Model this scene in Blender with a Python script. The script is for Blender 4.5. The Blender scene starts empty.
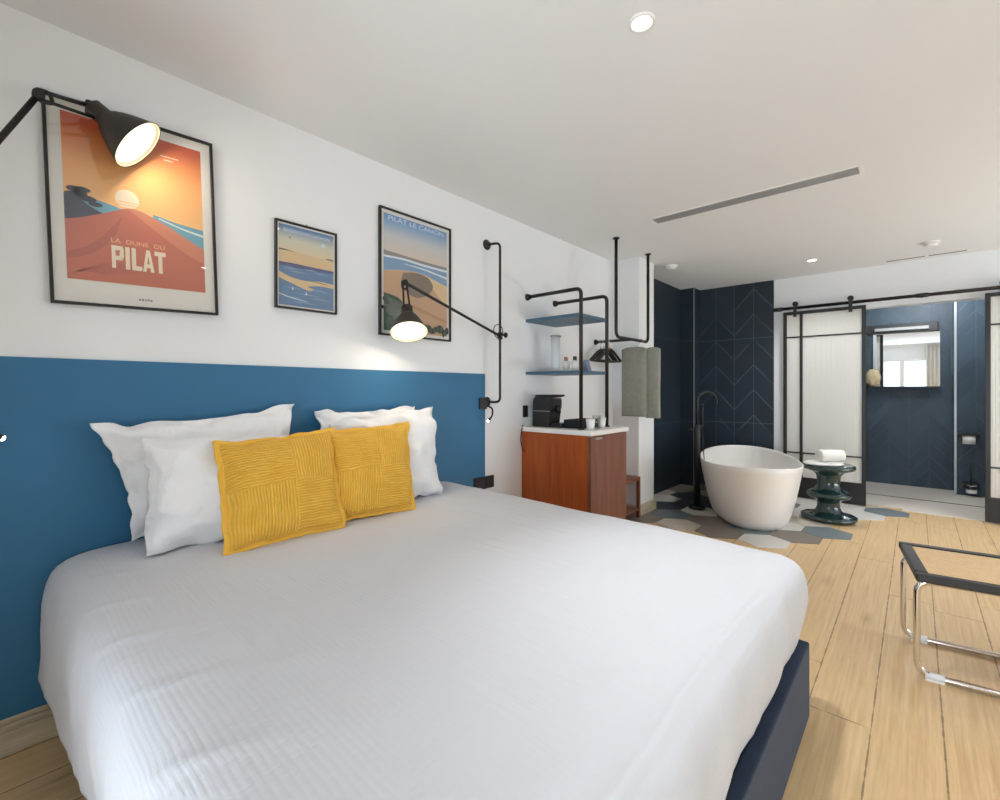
import bpy, bmesh, math, random
from mathutils import Vector, Matrix, noise
random.seed(7)
C = bpy.context.scene
COL = C.collection
PI = math.pi

# ------------------------------------------------------------------ materials
def srgb(r, g, b):
    f = lambda c: (c/255/12.92) if c/255 <= .04045 else ((c/255+.055)/1.055)**2.4
    return (f(r), f(g), f(b), 1)

class NT:
    def __init__(s, name):
        s.m = bpy.data.materials.new(name); s.m.use_nodes = True
        s.t = s.m.node_tree; s.b = s.t.nodes['Principled BSDF']; s.out = s.t.nodes['Material Output']
    def n(s, typ, **kw):
        x = s.t.nodes.new(typ)
        for k, v in kw.items():
            if k.startswith('i_'):
                x.inputs[k[2:].replace('_', ' ')].default_value = v
            else: setattr(x, k, v)
        return x
    def l(s, a, b): s.t.links.new(a, b)
    def math(s, op, a, b=None, c=None):
        x = s.n('ShaderNodeMath', operation=op)
        for i, v in enumerate((a, b, c)):
            if v is None: continue
            if isinstance(v, (int, float)): x.inputs[i].default_value = v
            else: s.l(v, x.inputs[i])
        return x.outputs[0]
    def mix(s, f, a, b):
        x = s.n('ShaderNodeMix', data_type='RGBA')
        for i, v in ((0, f), (6, a), (7, b)):
            if isinstance(v, (int, float, tuple)): x.inputs[i].default_value = v
            else: s.l(v, x.inputs[i])
        return x.outputs[2]
    def ramp(s, f, stops, interp='LINEAR'):
        x = s.n('ShaderNodeValToRGB'); r = x.color_ramp; r.interpolation = interp
        r.elements[0].position, r.elements[0].color = stops[0]
        r.elements[1].position, r.elements[1].color = stops[-1]
        for p, c in stops[1:-1]:
            e = r.elements.new(p); e.color = c
        s.l(f, x.inputs[0]); return x.outputs[0]
    def obj(s): return s.n('ShaderNodeTexCoord').outputs['Object']
    def uv(s): return s.n('ShaderNodeTexCoord').outputs['UV']
    def geo(s): return s.n('ShaderNodeNewGeometry').outputs['Position']
    def sep(s, v):
        x = s.n('ShaderNodeSeparateXYZ'); s.l(v, x.inputs[0]); return x.outputs
    def noise(s, vec, scale, detail=3, rough=.5, mapping=None):
        if mapping:
            mp = s.n('ShaderNodeMapping'); s.l(vec, mp.inputs[0]); mp.inputs['Scale'].default_value = mapping; vec = mp.outputs[0]
        x = s.n('ShaderNodeTexNoise'); s.l(vec, x.inputs['Vector'])
        x.inputs['Scale'].default_value = scale; x.inputs['Detail'].default_value = detail; x.inputs['Roughness'].default_value = rough
        return x.outputs['Fac']
    def bump(s, h, strength=.3, dist=.01, prev=None):
        x = s.n('ShaderNodeBump'); s.l(h, x.inputs['Height'])
        x.inputs['Strength'].default_value = strength; x.inputs['Distance'].default_value = dist
        if prev is not None: s.l(prev, x.inputs['Normal'])
        s.l(x.outputs[0], s.b.inputs['Normal']); return x.outputs[0]
    def base(s, col, rough=.5, metal=0, spec=None):
        if isinstance(col, tuple): s.b.inputs['Base Color'].default_value = col
        else: s.l(col, s.b.inputs['Base Color'])
        s.b.inputs['Roughness'].default_value = rough; s.b.inputs['Metallic'].default_value = metal
        if spec is not None: s.b.inputs['Specular IOR Level'].default_value = spec

def plain(name, rgb, rough=.5, metal=0, var=.06, scale=8, bump=0, bscale=80, spec=None):
    """principled with a little procedural variation"""
    k = NT(name); c = srgb(*rgb); o = k.obj()
    f = k.noise(o, scale, 3)
    a = tuple(x*(1-var) for x in c[:3])+(1,); b = tuple(min(1, x*(1+var)) for x in c[:3])+(1,)
    k.base(k.mix(f, a, b), rough, metal, spec)
    if bump: k.bump(k.noise(o, bscale, 3), bump, .004)
    return k.m

def emit(name, rgb, strength):
    k = NT(name); k.b.inputs['Base Color'].default_value = srgb(*rgb)
    k.b.inputs['Emission Color'].default_value = srgb(*rgb); k.b.inputs['Emission Strength'].default_value = strength
    return k.m

M = {}
M['wall'] = plain('wall_paint', (235, 236, 237), .85, var=.012, scale=2, bump=.05, bscale=160)
M['ceiling'] = plain('ceiling_paint', (231, 231, 231), .9, var=.01, scale=2, bump=.03, bscale=160)
M['blue'] = plain('blue_paint', (44, 108, 148), .55, var=.03, scale=3, bump=.04, bscale=120)
M['black'] = plain('black_metal', (27, 25, 24), .42, .0, var=.1)
M['pipe'] = plain('dark_steel_pipe', (52, 47, 44), .38, .6, var=.15, scale=20)
M['blackplastic'] = plain('black_plastic', (22, 22, 24), .35, var=.1)
M['white'] = plain('white_plastic', (235, 233, 229), .4, var=.01)
M['acrylic'] = plain('white_bath_resin', (240, 236, 232), .32, var=.008)
M['chrome'] = plain('chrome', (225, 222, 218), .1, 1, var=.02)
M['grey_metal'] = plain('grey_aluminium', (176, 174, 172), .4, .2, var=.05)
M['slot'] = plain('dark_slot', (96, 94, 92), .7, var=.05)
M['clear_white'] = plain('translucent_plastic', (222, 224, 226), .3, var=.01)
M['top'] = plain('white_stone', (240, 237, 232), .35, var=.01, scale=14)
M['ceramic_white'] = plain('white_ceramic', (238, 236, 232), .15, var=.01)
M['shelfblue'] = plain('blue_shelf_paint', (66, 100, 122), .45, var=.04)
M['velvet'] = plain('navy_velvet', (32, 46, 68), .8, var=.3, scale=14, bump=.2, bscale=40)
M['velvet'].node_tree.nodes['Principled BSDF'].inputs['Sheen Weight'].default_value = .12; M['velvet'].node_tree.nodes['Principled BSDF'].inputs['Specular IOR Level'].default_value = .1
M['mattress'] = plain('white_mattress', (225, 224, 222), .9)
M['towel_white'] = plain('white_terry', (243, 240, 236), .95, var=.03, scale=60, bump=.8, bscale=220)
M['grey_cloth'] = plain('sage_grey_terry', (148, 148, 136), .95, var=.16, scale=26, bump=.6, bscale=200)
M['green'] = plain('green_glaze', (19, 46, 47), .1, var=.4, scale=9)
M['green'].node_tree.nodes['Principled BSDF'].inputs['Coat Weight'].default_value = .6
M['trim_metal'] = plain('metal_edge_trim', (170, 172, 172), .35, .4)
M['joint'] = plain('floor_joint', (110, 100, 92), .8)
M['beige'] = plain('beige_sponge', (214, 196, 160), .9, var=.25, scale=40, bump=.8, bscale=60)
M['curtain'] = plain('cream_curtain', (220, 214, 204), .9, var=.03)
M['lamp_glow'] = emit('lamp_glow', (255, 240, 212), 1.0)
M['spot_glow'] = emit('spot_glow', (255, 246, 230), 14)
M['led_glow'] = emit('led_glow', (255, 246, 225), 18)
M['shade'] = plain('bronze_black_shade', (56, 50, 45), .45)
M['shade_in'] = plain('shade_lining', (240, 232, 215), .5, var=.01)
M['mirror'] = plain('mirror_silver', (238, 240, 240), .01, 1, var=0)
M['barlight'] = plain('frosted_bar', (176, 176, 174), .4, var=.01)
M['orange_cap'] = plain('tan_cap', (190, 130, 95), .5)
M['bluegrey_glass'] = plain('bluegrey_label', (128, 140, 165), .3)
M['darkcup'] = plain('brown_glass', (70, 52, 44), .2)

def wood(name, c1, c2, rough=.45, axis='z', scale=3):
    k = NT(name); o = k.obj()
    sc = {'z': (9, 9, .8), 'y': (9, .8, 9), 'x': (.8, 9, 9)}[axis]
    f = k.noise(o, scale, 5, .6, sc)
    k.base(k.mix(k.ramp(f, [(.3, (0, 0, 0, 1)), (.7, (1, 1, 1, 1))]), srgb(*c1), srgb(*c2)), rough)
    k.bump(f, .06, .004); return k.m
M['orange_wood'] = wood('cherry_veneer', (152, 66, 16), (184, 92, 34), .38)
M['brown_wood'] = wood('cherry_front_shaded', (106, 62, 44), (134, 82, 60), .42)  # darker copy of the cherry, the cabinet front's shade painted into the colour
M['oak_skirting'] = wood('oak_skirting', (172, 158, 134), (214, 200, 174), .55, 'y')

def floor_mat():
    k = NT('oak_plank_floor'); x, y, z = k.sep(k.geo()); W = .19
    px = k.math('DIVIDE', k.math('ADD', x, .309+.19*20), W)
    idx = k.math('FLOOR', px); fx = k.math('FRACT', px)
    wn = k.n('ShaderNodeTexWhiteNoise', noise_dimensions='1D'); k.l(idx, wn.inputs['W'])
    # plank ends, staggered per row
    py = k.math('DIVIDE', k.math('ADD', y, k.math('MULTIPLY', wn.outputs['Value'], 2.1)), 2.1)
    fy = k.math('FRACT', py); iy = k.math('FLOOR', py)
    cid = k.math('ADD', k.math('MULTIPLY', idx, 7.13), k.math('MULTIPLY', iy, 3.71))
    wn2 = k.n('ShaderNodeTexWhiteNoise', noise_dimensions='1D'); k.l(cid, wn2.inputs['W'])
    cb = k.n('ShaderNodeCombineXYZ'); k.l(k.math('ADD', x, k.math('MULTIPLY', wn2.outputs['Value'], 30)), cb.inputs[0]); k.l(y, cb.inputs[1])
    grain = k.noise(cb.outputs[0], 4, 6, .62, (17, .55, 1))
    fine = k.noise(cb.outputs[0], 18, 4, .6, (12, .8, 1))
    soft = k.noise(cb.outputs[0], 1.6, 3, .5, (2.5, .7, 1))
    col = k.mix(k.ramp(grain, [(.32, (0, 0, 0, 1)), (.66, (1, 1, 1, 1))]), srgb(194, 158, 110), srgb(222, 190, 142))
    col = k.mix(k.math('MULTIPLY', k.ramp(fine, [(.5, (0, 0, 0, 1)), (.72, (1, 1, 1, 1))]), .3), col, srgb(184, 148, 102))
    col = k.mix(k.math('MULTIPLY', wn2.outputs['Value'], .4), col, srgb(216, 184, 138))
    col = k.mix(k.math('MULTIPLY', soft, .35), col, srgb(230, 202, 160))
    kn = k.n('ShaderNodeTexVoronoi'); mpk = k.n('ShaderNodeMapping'); k.l(cb.outputs[0], mpk.inputs[0]); mpk.inputs['Scale'].default_value = (5.5, 1.5, 1); k.l(mpk.outputs[0], kn.inputs['Vector']); kn.inputs['Scale'].default_value = 1
    knot = k.ramp(kn.outputs['Distance'], [(.0, (1, 1, 1, 1)), (.07, (.45, .45, .45, 1)), (.2, (0, 0, 0, 1))])
    col = k.mix(k.math('MULTIPLY', knot, .55), col, srgb(138, 100, 62))
    crack = k.ramp(k.noise(cb.outputs[0], 9, 5, .7, (11, .45, 1)), [(.66, (0, 0, 0, 1)), (.74, (1, 1, 1, 1))])
    col = k.mix(k.math('MULTIPLY', crack, .6), col, srgb(150, 112, 70))
    ex = k.math('MINIMUM', fx, k.math('SUBTRACT', 1, fx)); ey = k.math('MINIMUM', fy, k.math('SUBTRACT', 1, fy))
    wob = k.math('MULTIPLY', k.ramp(k.noise(k.geo(), 14, 4, .7), [(.35, (0, 0, 0, 1)), (.75, (1, 1, 1, 1))]), .022)
    gx = k.math('LESS_THAN', ex, k.math('ADD', wob, .0045)); gy = k.math('LESS_THAN', ey, k.math('MULTIPLY', k.math('ADD', wob, .001), .13))
    gap = k.math('MAXIMUM', gx, gy)
    col = k.mix(k.math('MULTIPLY', gap, .7), col, srgb(104, 76, 48))
    k.base(col, .42, spec=.35)
    h = k.math('SUBTRACT', k.math('MULTIPLY', grain, .3), gap)
    k.bump(h, .4, .004); return k.m
M['floor'] = floor_mat()

def chevron_mat(name, colw, x0, rgb, rgb2, pitch=.17, slope=1.15, hjoint=True):
    """dark tile with slanted relief grooves, direction alternating per column"""
    k = NT(name); x, y, z = k.sep(k.geo())
    h = k.math('ADD', x, y) if False else x
    p = k.math('DIVIDE', k.math('SUBTRACT', k.math('ADD', x, 20*colw), x0), colw)
    idx = k.math('FLOOR', p); f = k.math('FRACT', p)
    par = k.math('MODULO', idx, 2)
    tri = k.math('ADD', k.math('MULTIPLY', k.math('SUBTRACT', 1, par), k.math('SUBTRACT', 1, f)), k.math('MULTIPLY', par, f))
    s = k.math('DIVIDE', k.math('ADD', k.math('ADD', z, 3), k.math('MULTIPLY', tri, colw*slope)), pitch)
    fs = k.math('FRACT', s); es = k.math('MINIMUM', fs, k.math('SUBTRACT', 1, fs))
    wn = k.n('ShaderNodeTexWhiteNoise', noise_dimensions='2D')
    cb = k.n('ShaderNodeCombineXYZ'); k.l(idx, cb.inputs[0]); k.l(k.math('FLOOR', s), cb.inputs[1]); k.l(cb.outputs[0], wn.inputs['Vector'])
    ev = k.math('MINIMUM', f, k.math('SUBTRACT', 1, f))
    gv = k.math('LESS_THAN', ev, .014); gs = k.math('LESS_THAN', es, .03)
    gs = k.math('MULTIPLY', gs, k.ramp(k.noise(k.geo(), 2.2, 1), [(.40, (.15, .15, .15, 1)), (.55, (1, 1, 1, 1))]))
    g = k.math('MAXIMUM', gv, gs)
    if hjoint:
        fz = k.math('FRACT', k.math('DIVIDE', k.math('SUBTRACT', z, .80), 1.01))
        g = k.math('MAXIMUM', g, k.math('LESS_THAN', fz, .008))
    col = k.mix(wn.outputs['Value'], srgb(*rgb), srgb(*rgb2))
    col = k.mix(k.math('MULTIPLY', k.noise(k.geo(), 5, 4), .5), col, tuple(c*.6 for c in srgb(*rgb)[:3])+(1,))
    col = k.mix(k.math('MULTIPLY', g, .5), col, srgb(96, 108, 112))
    k.base(col, .5, spec=.4)
    hh = k.math('ADD', k.math('MULTIPLY', wn.outputs['Value'], .7), k.math('MULTIPLY', g, -1.2))
    k.bump(hh, .5, .006); return k.m
M['tile'] = chevron_mat('navy_chevron_tile', .211, -2.071, (35, 46, 57), (44, 56, 68), .30)
M['tile_bath'] = chevron_mat('navy_chevron_tile_bath', .19, -.45, (52, 68, 82), (64, 82, 96), .17, 1.2, False)

def plain_tile():
    k = NT('navy_plain_tile'); x, y, z = k.sep(k.geo())
    fz = k.math('FRACT', k.math('DIVIDE', k.math('SUBTRACT', z, .80), 1.01)); g = k.math('LESS_THAN', fz, .008)
    fy = k.math('FRACT', k.math('DIVIDE', k.math('ADD', y, 3.12), .42)); g = k.math('MAXIMUM', g, k.math('LESS_THAN', fy, .012))
    col = k.mix(k.noise(k.geo(), 4, 4), srgb(27, 36, 45), srgb(40, 52, 63))
    k.base(k.mix(k.math('MULTIPLY', g, .45), col, srgb(84, 94, 100)), .5, spec=.4); return k.m
M['tile_plain'] = plain_tile()

def linen(name, rgb, strength=.35):
    """crinkled gauze: fine square weave plus soft pulled lines, in metres of cloth (UV)"""
    k = NT(name); uvv = k.uv(); u, v, _ = k.sep(uvv)
    wob = k.math('MULTIPLY', k.noise(uvv, 7, 2), .012)
    def line(c, per):
        return k.math('POWER', k.math('ABSOLUTE', k.math('SINE', k.math('MULTIPLY', k.math('ADD', c, wob), PI/per))), 3)
    patch = k.ramp(k.noise(uvv, 2.1, 3), [(.36, (.12, .12, .12, 1)), (.66, (1, 1, 1, 1))])
    weave = k.math('MULTIPLY', k.math('ADD', line(u, .0145), line(v, .0145)), k.math('MULTIPLY', patch, .10))
    pu = k.noise(uvv, 1, 3, .55, (26, 3.0, 1)); pv = k.noise(uvv, 1, 3, .55, (3.0, 26, 1))
    m = k.ramp(k.noise(uvv, 1.7, 2), [(.42, (0, 0, 0, 1)), (.58, (1, 1, 1, 1))])
    pull = k.math('ADD', k.math('MULTIPLY', pu, m), k.math('MULTIPLY', pv, k.math('SUBTRACT', 1, m)))
    hgt = k.math('ADD', k.math('MULTIPLY', weave, -1), k.math('MULTIPLY', pull, 1.5))
    k.base(srgb(*rgb), .92, spec=.2); k.b.inputs['Sheen Weight'].default_value = .1
    k.bump(hgt, strength, .008); return k.m
M['spread'] = linen('white_gauze', (210, 211, 216), .42)

def pillow_mat():
    k = NT('white_cotton'); o = k.obj()
    f = k.math('ADD', k.noise(o, 9, 5, .6), k.math('MULTIPLY', k.noise(o, 26, 4, .6, (1, 1, .5)), .4))
    k.base(srgb(236, 236, 238), .9, spec=.2); k.bump(f, .6, .016); return k.m
M['pillow'] = pillow_mat()

def cord_mat():
    k = NT('mustard_corduroy'); u, v, w = k.sep(k.uv())
    uu = k.math('GREATER_THAN', u, .55); vv = k.math('GREATER_THAN', v, .5)
    par = k.math('SUBTRACT', 1, k.math('ABSOLUTE', k.math('SUBTRACT', uu, vv)))       # 1 -> ribs upright
    t = k.math('ADD', k.math('MULTIPLY', par, v), k.math('MULTIPLY', k.math('SUBTRACT', 1, par), u))
    edge = k.math('MAXIMUM', k.math('ABSOLUTE', k.math('SUBTRACT', u, .5)), k.math('ABSOLUTE', k.math('SUBTRACT', v, .5)))
    inside = k.math('LESS_THAN', edge, .462)
    wob = k.math('MULTIPLY', k.noise(k.uv(), 5, 2), .016)
    # ribs: par chooses along which axis they repeat
    t2 = k.math('ADD', k.math('MULTIPLY', par, u), k.math('MULTIPLY', k.math('SUBTRACT', 1, par), v))
    s = k.math('SINE', k.math('MULTIPLY', k.math('ADD', t2, wob), 2*PI*40))
    h = k.math('MULTIPLY', k.math('MULTIPLY', s, inside), .5)
    nap = k.noise(k.uv(), 6, 5, .65)
    col = k.mix(nap, srgb(222, 160, 46), srgb(246, 200, 92))
    col = k.mix(k.math('MULTIPLY', k.math('MULTIPLY', k.math('LESS_THAN', s, -.3), inside), .4), col, srgb(196, 134, 30))  # rib valleys darkened, their shade painted into the colour
    k.base(col, .85, spec=.2); k.b.inputs['Sheen Weight'].default_value = .5
    k.b.inputs['Sheen Tint'].default_value = srgb(255, 220, 130)
    hh = k.math('ADD', h, k.math('MULTIPLY', nap, .8)); k.bump(hh, .6, .006); return k.m
M['mustard'] = cord_mat()

def cane_mat():
    k = NT('woven_cane'); x, y, z = k.sep(k.obj()); p = 2*PI/.012
    a = k.math('SINE', k.math('MULTIPLY', x, p)); b = k.math('SINE', k.math('MULTIPLY', y, p))
    c = k.math('SINE', k.math('MULTIPLY', k.math('ADD', x, y), p)); hole = k.math('GREATER_THAN', k.math('MULTIPLY', k.math('MULTIPLY', a, b), c), .32)
    col = k.mix(k.noise(k.obj(), 30, 3), srgb(226, 188, 138), srgb(242, 210, 164))
    k.base(k.mix(hole, col, srgb(176, 134, 92)), .6); k.bump(k.math('SUBTRACT', 1, hole), .4, .003); return k.m
M['cane'] = cane_mat()

def frost_mat():
    k = NT('fluted_frosted_glass'); x, y, z = k.sep(k.obj())
    rib = k.math('SINE', k.math('MULTIPLY', x, 2*PI/.022))
    k.base(srgb(238, 236, 230), .3, spec=.4); k.bump(rib, .35, .003)
    tr = k.n('ShaderNodeBsdfTranslucent'); tr.inputs[0].default_value = srgb(240, 240, 238)
    mx = k.n('ShaderNodeMixShader'); mx.inputs[0].default_value = .35
    k.l(k.b.outputs[0], mx.inputs[1]); k.l(tr.outputs[0], mx.inputs[2]); k.l(mx.outputs[0], k.out.inputs[0]); return k.m
M['frost'] = frost_mat()

def glass_mat(name, tint=(1, 1, 1, 1), rough=.02, ior=1.45):
    k = NT(name); t = k.n('ShaderNodeBsdfTransparent'); t.inputs[0].default_value = tint
    g = k.n('ShaderNodeBsdfGlossy'); g.inputs['Roughness'].default_value = rough
    lw = k.n('ShaderNodeLayerWeight'); lw.inputs[0].default_value = .5; r0 = ((ior-1)/(ior+1))**2
    fac = k.math('ADD', r0, k.math('MULTIPLY', k.math('POWER', lw.outputs['Facing'], 5), 1-r0))
    mx = k.n('ShaderNodeMixShader'); k.l(fac, mx.inputs[0]); k.l(t.outputs[0], mx.inputs[1]); k.l(g.outputs[0], mx.inputs[2])
    k.l(mx.outputs[0], k.out.inputs[0]); return k.m
M['picglass'] = glass_mat('picture_glass', ior=1.5)
M['window_glass'] = glass_mat('window_glass', ior=1.3)
M['clear'] = glass_mat('clear_glass', (.93, .95, .95, 1), .05, 1.5)

def hexm(name, a, b):
    k = NT(name); k.base(k.mix(k.noise(k.geo(), 14, 4, .6, (1, 3, 1)), srgb(*a), srgb(*b)), .4); return k.m
HEX = [hexm('hex_white', (198, 196, 190), (226, 222, 214)), hexm('hex_bluegrey', (96, 108, 114), (124, 134, 138)),
       hexm('hex_taupe', (112, 104, 96), (138, 128, 116)), hexm('hex_slate', (60, 66, 74), (86, 92, 98)), hexm('hex_beige', (176, 166, 152), (206, 196, 182))]
def bathfloor():
    k = NT('pale_bath_floor'); g = k.geo()
    k.base(k.mix(k.noise(g, 5, 4, .6, (1, 6, 1)), srgb(220, 208, 194), srgb(240, 232, 222)), .4); return k.m
M['bath_floor'] = bathfloor()

# ------------------------------------------------------------------ mesh helpers
def B(): return bmesh.new()
def add_box(bm, lo, hi, bev=0, seg=2, mi=0):
    c = [(lo[i]+hi[i])/2 for i in range(3)]; s = [abs(hi[i]-lo[i]) for i in range(3)]
    r = bmesh.ops.create_cube(bm, size=1, matrix=Matrix.Translation(c) @ Matrix.Diagonal((*s, 1)))
    fs = {f for v in r['verts'] for f in v.link_faces}
    if bev:
        es = list({e for v in r['verts'] for e in v.link_edges})
        rr = bmesh.ops.bevel(bm, geom=es, offset=bev, segments=seg, profile=.5, affect='EDGES')
        fs = {f for f in fs if f.is_valid} | set(rr['faces'])
    for f in fs: f.material_index = mi
    return bm
def round_path(pts, rad, n=6):
    P = [Vector(p) for p in pts]; out = [P[0]]
    for i in range(1, len(P)-1):
        a, b, c = P[i-1], P[i], P[i+1]; d1 = (a-b); d2 = (c-b)
        r = min(rad, d1.length*.49, d2.length*.49); d1.normalize(); d2.normalize()
        s, e = b+d1*r, b+d2*r
        for k in range(n+1):
            t = k/n; out.append((1-t)**2*s+2*t*(1-t)*b+t*t*e)
    out.append(P[-1]); return out
def add_tube(bm, pts, r, n=12, closed=False, cap=True, mi=0):
    P = [Vector(p) for p in pts]; m = len(P); rings = []; nrm = None
    for i in range(m):
        if closed: t = P[(i+1) % m]-P[i-1]
        else: t = P[min(i+1, m-1)]-P[max(i-1, 0)]
        t.normalize()
        if nrm is None:
            nrm = t.orthogonal().normalized()
        nrm = (nrm-t*nrm.dot(t)).normalized(); b = t.cross(nrm)
        rr = r[i] if isinstance(r, (list, tuple)) else r
        rings.append([bm.verts.new(P[i]+(nrm*math.cos(2*PI*k/n)+b*math.sin(2*PI*k/n))*rr) for k in range(n)])
    rng = range(m) if closed else range(m-1)
    for i in rng:
        a, c = rings[i], rings[(i+1) % m]
        for k in range(n):
            f = bm.faces.new((a[k], a[(k+1) % n], c[(k+1) % n], c[k])); f.smooth = True; f.material_index = mi
    if cap and not closed:
        f = bm.faces.new(list(reversed(rings[0]))); f.material_index = mi
        f = bm.faces.new(rings[-1]); f.material_index = mi
    return bm
def add_lathe(bm, prof, n=48, mat=None, cap0=True, cap1=True, mi=0, smooth=True):
    mat = mat or Matrix(); rings = []
    for r, z in prof:
        rings.append([bm.verts.new(mat @ Vector((r*math.cos(2*PI*k/n), r*math.sin(2*PI*k/n), z))) for k in range(n)])
    for a, c in zip(rings, rings[1:]):
        for k in range(n):
            f = bm.faces.new((a[k], a[(k+1) % n], c[(k+1) % n], c[k])); f.smooth = smooth; f.material_index = mi
    if cap0: f = bm.faces.new(list(reversed(rings[0]))); f.material_index = mi
    if cap1: f = bm.faces.new(rings[-1]); f.material_index = mi
    return bm
def frame_to(p, d, up=(0, 0, 1)):
    """matrix at p whose local z runs along d"""
    z = Vector(d).normalized(); u = Vector(up)
    if abs(z.dot(u)) > .98: u = Vector((0, 1, 0))
    x = u.cross(z).normalized(); y = z.cross(x)
    return Matrix.Translation(p) @ Matrix((x, y, z)).transposed().to_4x4()
def add_cyl(bm, p, q, r, n=24, mi=0):
    p, q = Vector(p), Vector(q)
    return add_lathe(bm, [(r, 0), (r, (q-p).length)], n, frame_to(p, q-p), mi=mi)
def add_prism(bm, poly, z0, z1, mi=0, mat=None):
    mat = mat or Matrix()
    a = [bm.verts.new(mat @ Vector((x, y, z0))) for x, y in poly]; b = [bm.verts.new(mat @ Vector((x, y, z1))) for x, y in poly]
    n = len(poly)
    for k in range(n):
        f = bm.faces.new((a[k], a[(k+1) % n], b[(k+1) % n], b[k])); f.material_index = mi
    f = bm.faces.new(list(reversed(a))); f.material_index = mi
    f = bm.faces.new(b); f.material_index = mi
    return bm

def obj(name, bm, mats, parent=None, local=False, recalc=True, smooth_angle=None):
    """link bm as one mesh; verts are world coordinates unless local=True (then in the parent's frame)"""
    if parent is not None and not local:
        w = parent.matrix_basis.copy(); p = parent.parent
        while p: w = p.matrix_basis @ w; p = p.parent
        bm.transform(w.inverted())
    if recalc: bmesh.ops.recalc_face_normals(bm, faces=bm.faces[:])
    me = bpy.data.meshes.new(name); bm.to_mesh(me); bm.free()
    for m in (mats if isinstance(mats, (list, tuple)) else [mats]): me.materials.append(m)
    o = bpy.data.objects.new(name, me); COL.objects.link(o)
    if parent is not None: o.parent = parent
    return o
def set_loc(o, loc, rot=(0, 0, 0)):
    o.location = loc; o.rotation_euler = rot
def tag(o, label, cat, group=None):
    o['label'] = label; o['category'] = cat
    if group: o['group'] = group
    return o
def thing(name, label, cat, loc=(0, 0, 0), rot=(0, 0, 0), group=None):
    o = bpy.data.objects.new(name, None); COL.objects.link(o); o.empty_display_size = .05
    o.location = loc; o.rotation_euler = rot
    o.matrix_basis = Matrix.LocRotScale(Vector(loc), __import__('mathutils').Euler(rot), None)
    return tag(o, label, cat, group)
def struct(name, bm, m, label=None, parent=None, cat=None):
    o = obj(name, bm, m, parent)
    if parent is None: o['kind'] = 'structure'
    if label: o['label'] = label
    if cat: o['category'] = cat
    return o

AX, H, YB = -2.237, 2.4715, 6.12      # left wall, ceiling, back wall
YS, XR = -1.9, 2.6                    # window wall behind the viewer, right wall
YW = 7.72                             # far wall of the shower room
OX0, OX1, OZ = -.46, .49, 2.05        # doorway
# ------------------------------------------------------------------ the setting
struct('floor', add_box(B(), (AX-.1, YS-.1, -.1), (XR+.1, YB+.06, 0)), M['floor'], 'oak plank floor', cat='floor')
struct('ceiling', add_box(B(), (AX-.1, YS-.1, H), (XR+.1, YW+.1, H+.1)), M['ceiling'], 'warm white painted ceiling', cat='ceiling')
struct('wall_left', add_box(B(), (AX-.1, YS-.1, 0), (AX, YB+.1, H)), M['wall'], 'white wall behind the bed', cat='wall')
b = B()
add_box(b, (XR, YS-.1, 0), (XR+.1, 3.4, H)); add_box(b, (XR, 5.9, 0), (XR+.1, YW+.1, H)); add_box(b, (XR, 3.4, 0), (XR+.1, 5.9, .12)); add_box(b, (XR, 3.4, 2.06), (XR+.1, 5.9, H))
struct('wall_right', b, M['wall'], 'white side wall with an added window, outside the picture', cat='wall')
b = B()
for y in (3.4, 4.62, 5.84): add_box(b, (XR+.03, y, .12), (XR+.08, y+.06, 2.06))
for z in (.12, 2.0):
    add_box(b, (XR+.03, 3.46, z), (XR+.08, 4.62, z+.06)); add_box(b, (XR+.03, 4.68, z), (XR+.08, 5.84, z+.06))
win_added = struct('side_window_added', b, M['white'], 'added white framed side window, outside the picture', cat='window')  # unseen window, added to bring fill light to the far ceiling
obj('window_pane', add_box(B(), (XR+.05, 3.45, .17), (XR+.056, 5.85, 2.01)), M['window_glass'], win_added)
b = B()
add_box(b, (AX, YB, 0), (OX0, YB+.12, H)); add_box(b, (OX0, YB, OZ), (OX1, YB+.12, H)); add_box(b, (OX1, YB, 0), (XR, YB+.12, H))
struct('wall_back', b, M['wall'], 'white wall with the doorway to the shower room', cat='wall')
# window wall (seen in the mirror)
WX0, WX1, WZ0, WZ1 = -.75, 1.6, .12, 2.06
b = B()
add_box(b, (AX, YS-.14, 0), (WX0, YS, H)); add_box(b, (WX1, YS-.14, 0), (XR, YS, H))
add_box(b, (WX0, YS-.14, WZ1), (WX1, YS, H)); add_box(b, (WX0, YS-.14, 0), (WX1, YS, WZ0))
struct('wall_front', b, M['wall'], 'white window wall', cat='wall')
b = B()
add_box(b, (WX0, YS-.11, WZ0), (WX0+.06, YS-.05, WZ1)); add_box(b, (WX1-.06, YS-.11, WZ0), (WX1, YS-.05, WZ1))
add_box(b, (WX0+.06, YS-.11, WZ0), (WX1-.06, YS-.05, WZ0+.06)); add_box(b, (WX0+.06, YS-.11, WZ1-.06), (WX1-.06, YS-.05, WZ1))
for xm in (-.30, .35, 1.0): add_box(b, (xm-.05, YS-.11, WZ0+.06), (xm+.05, YS-.05, WZ1-.06))
win = struct('window_1', b, M['white'], 'wide white framed window', cat='window')
obj('window_pane', add_box(B(), (WX0+.05, YS-.085, WZ0+.05), (WX1-.05, YS-.079, WZ1-.05)), M['window_glass'], win)
struct('wall_light_block', add_box(B(), (AX, YS, 0), (-.95, -.70, H)), M['wall'], 'unseen white wall block added to shade the bed side', cat='wall')  # unseen block, added to keep window light off the headboard corner
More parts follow.
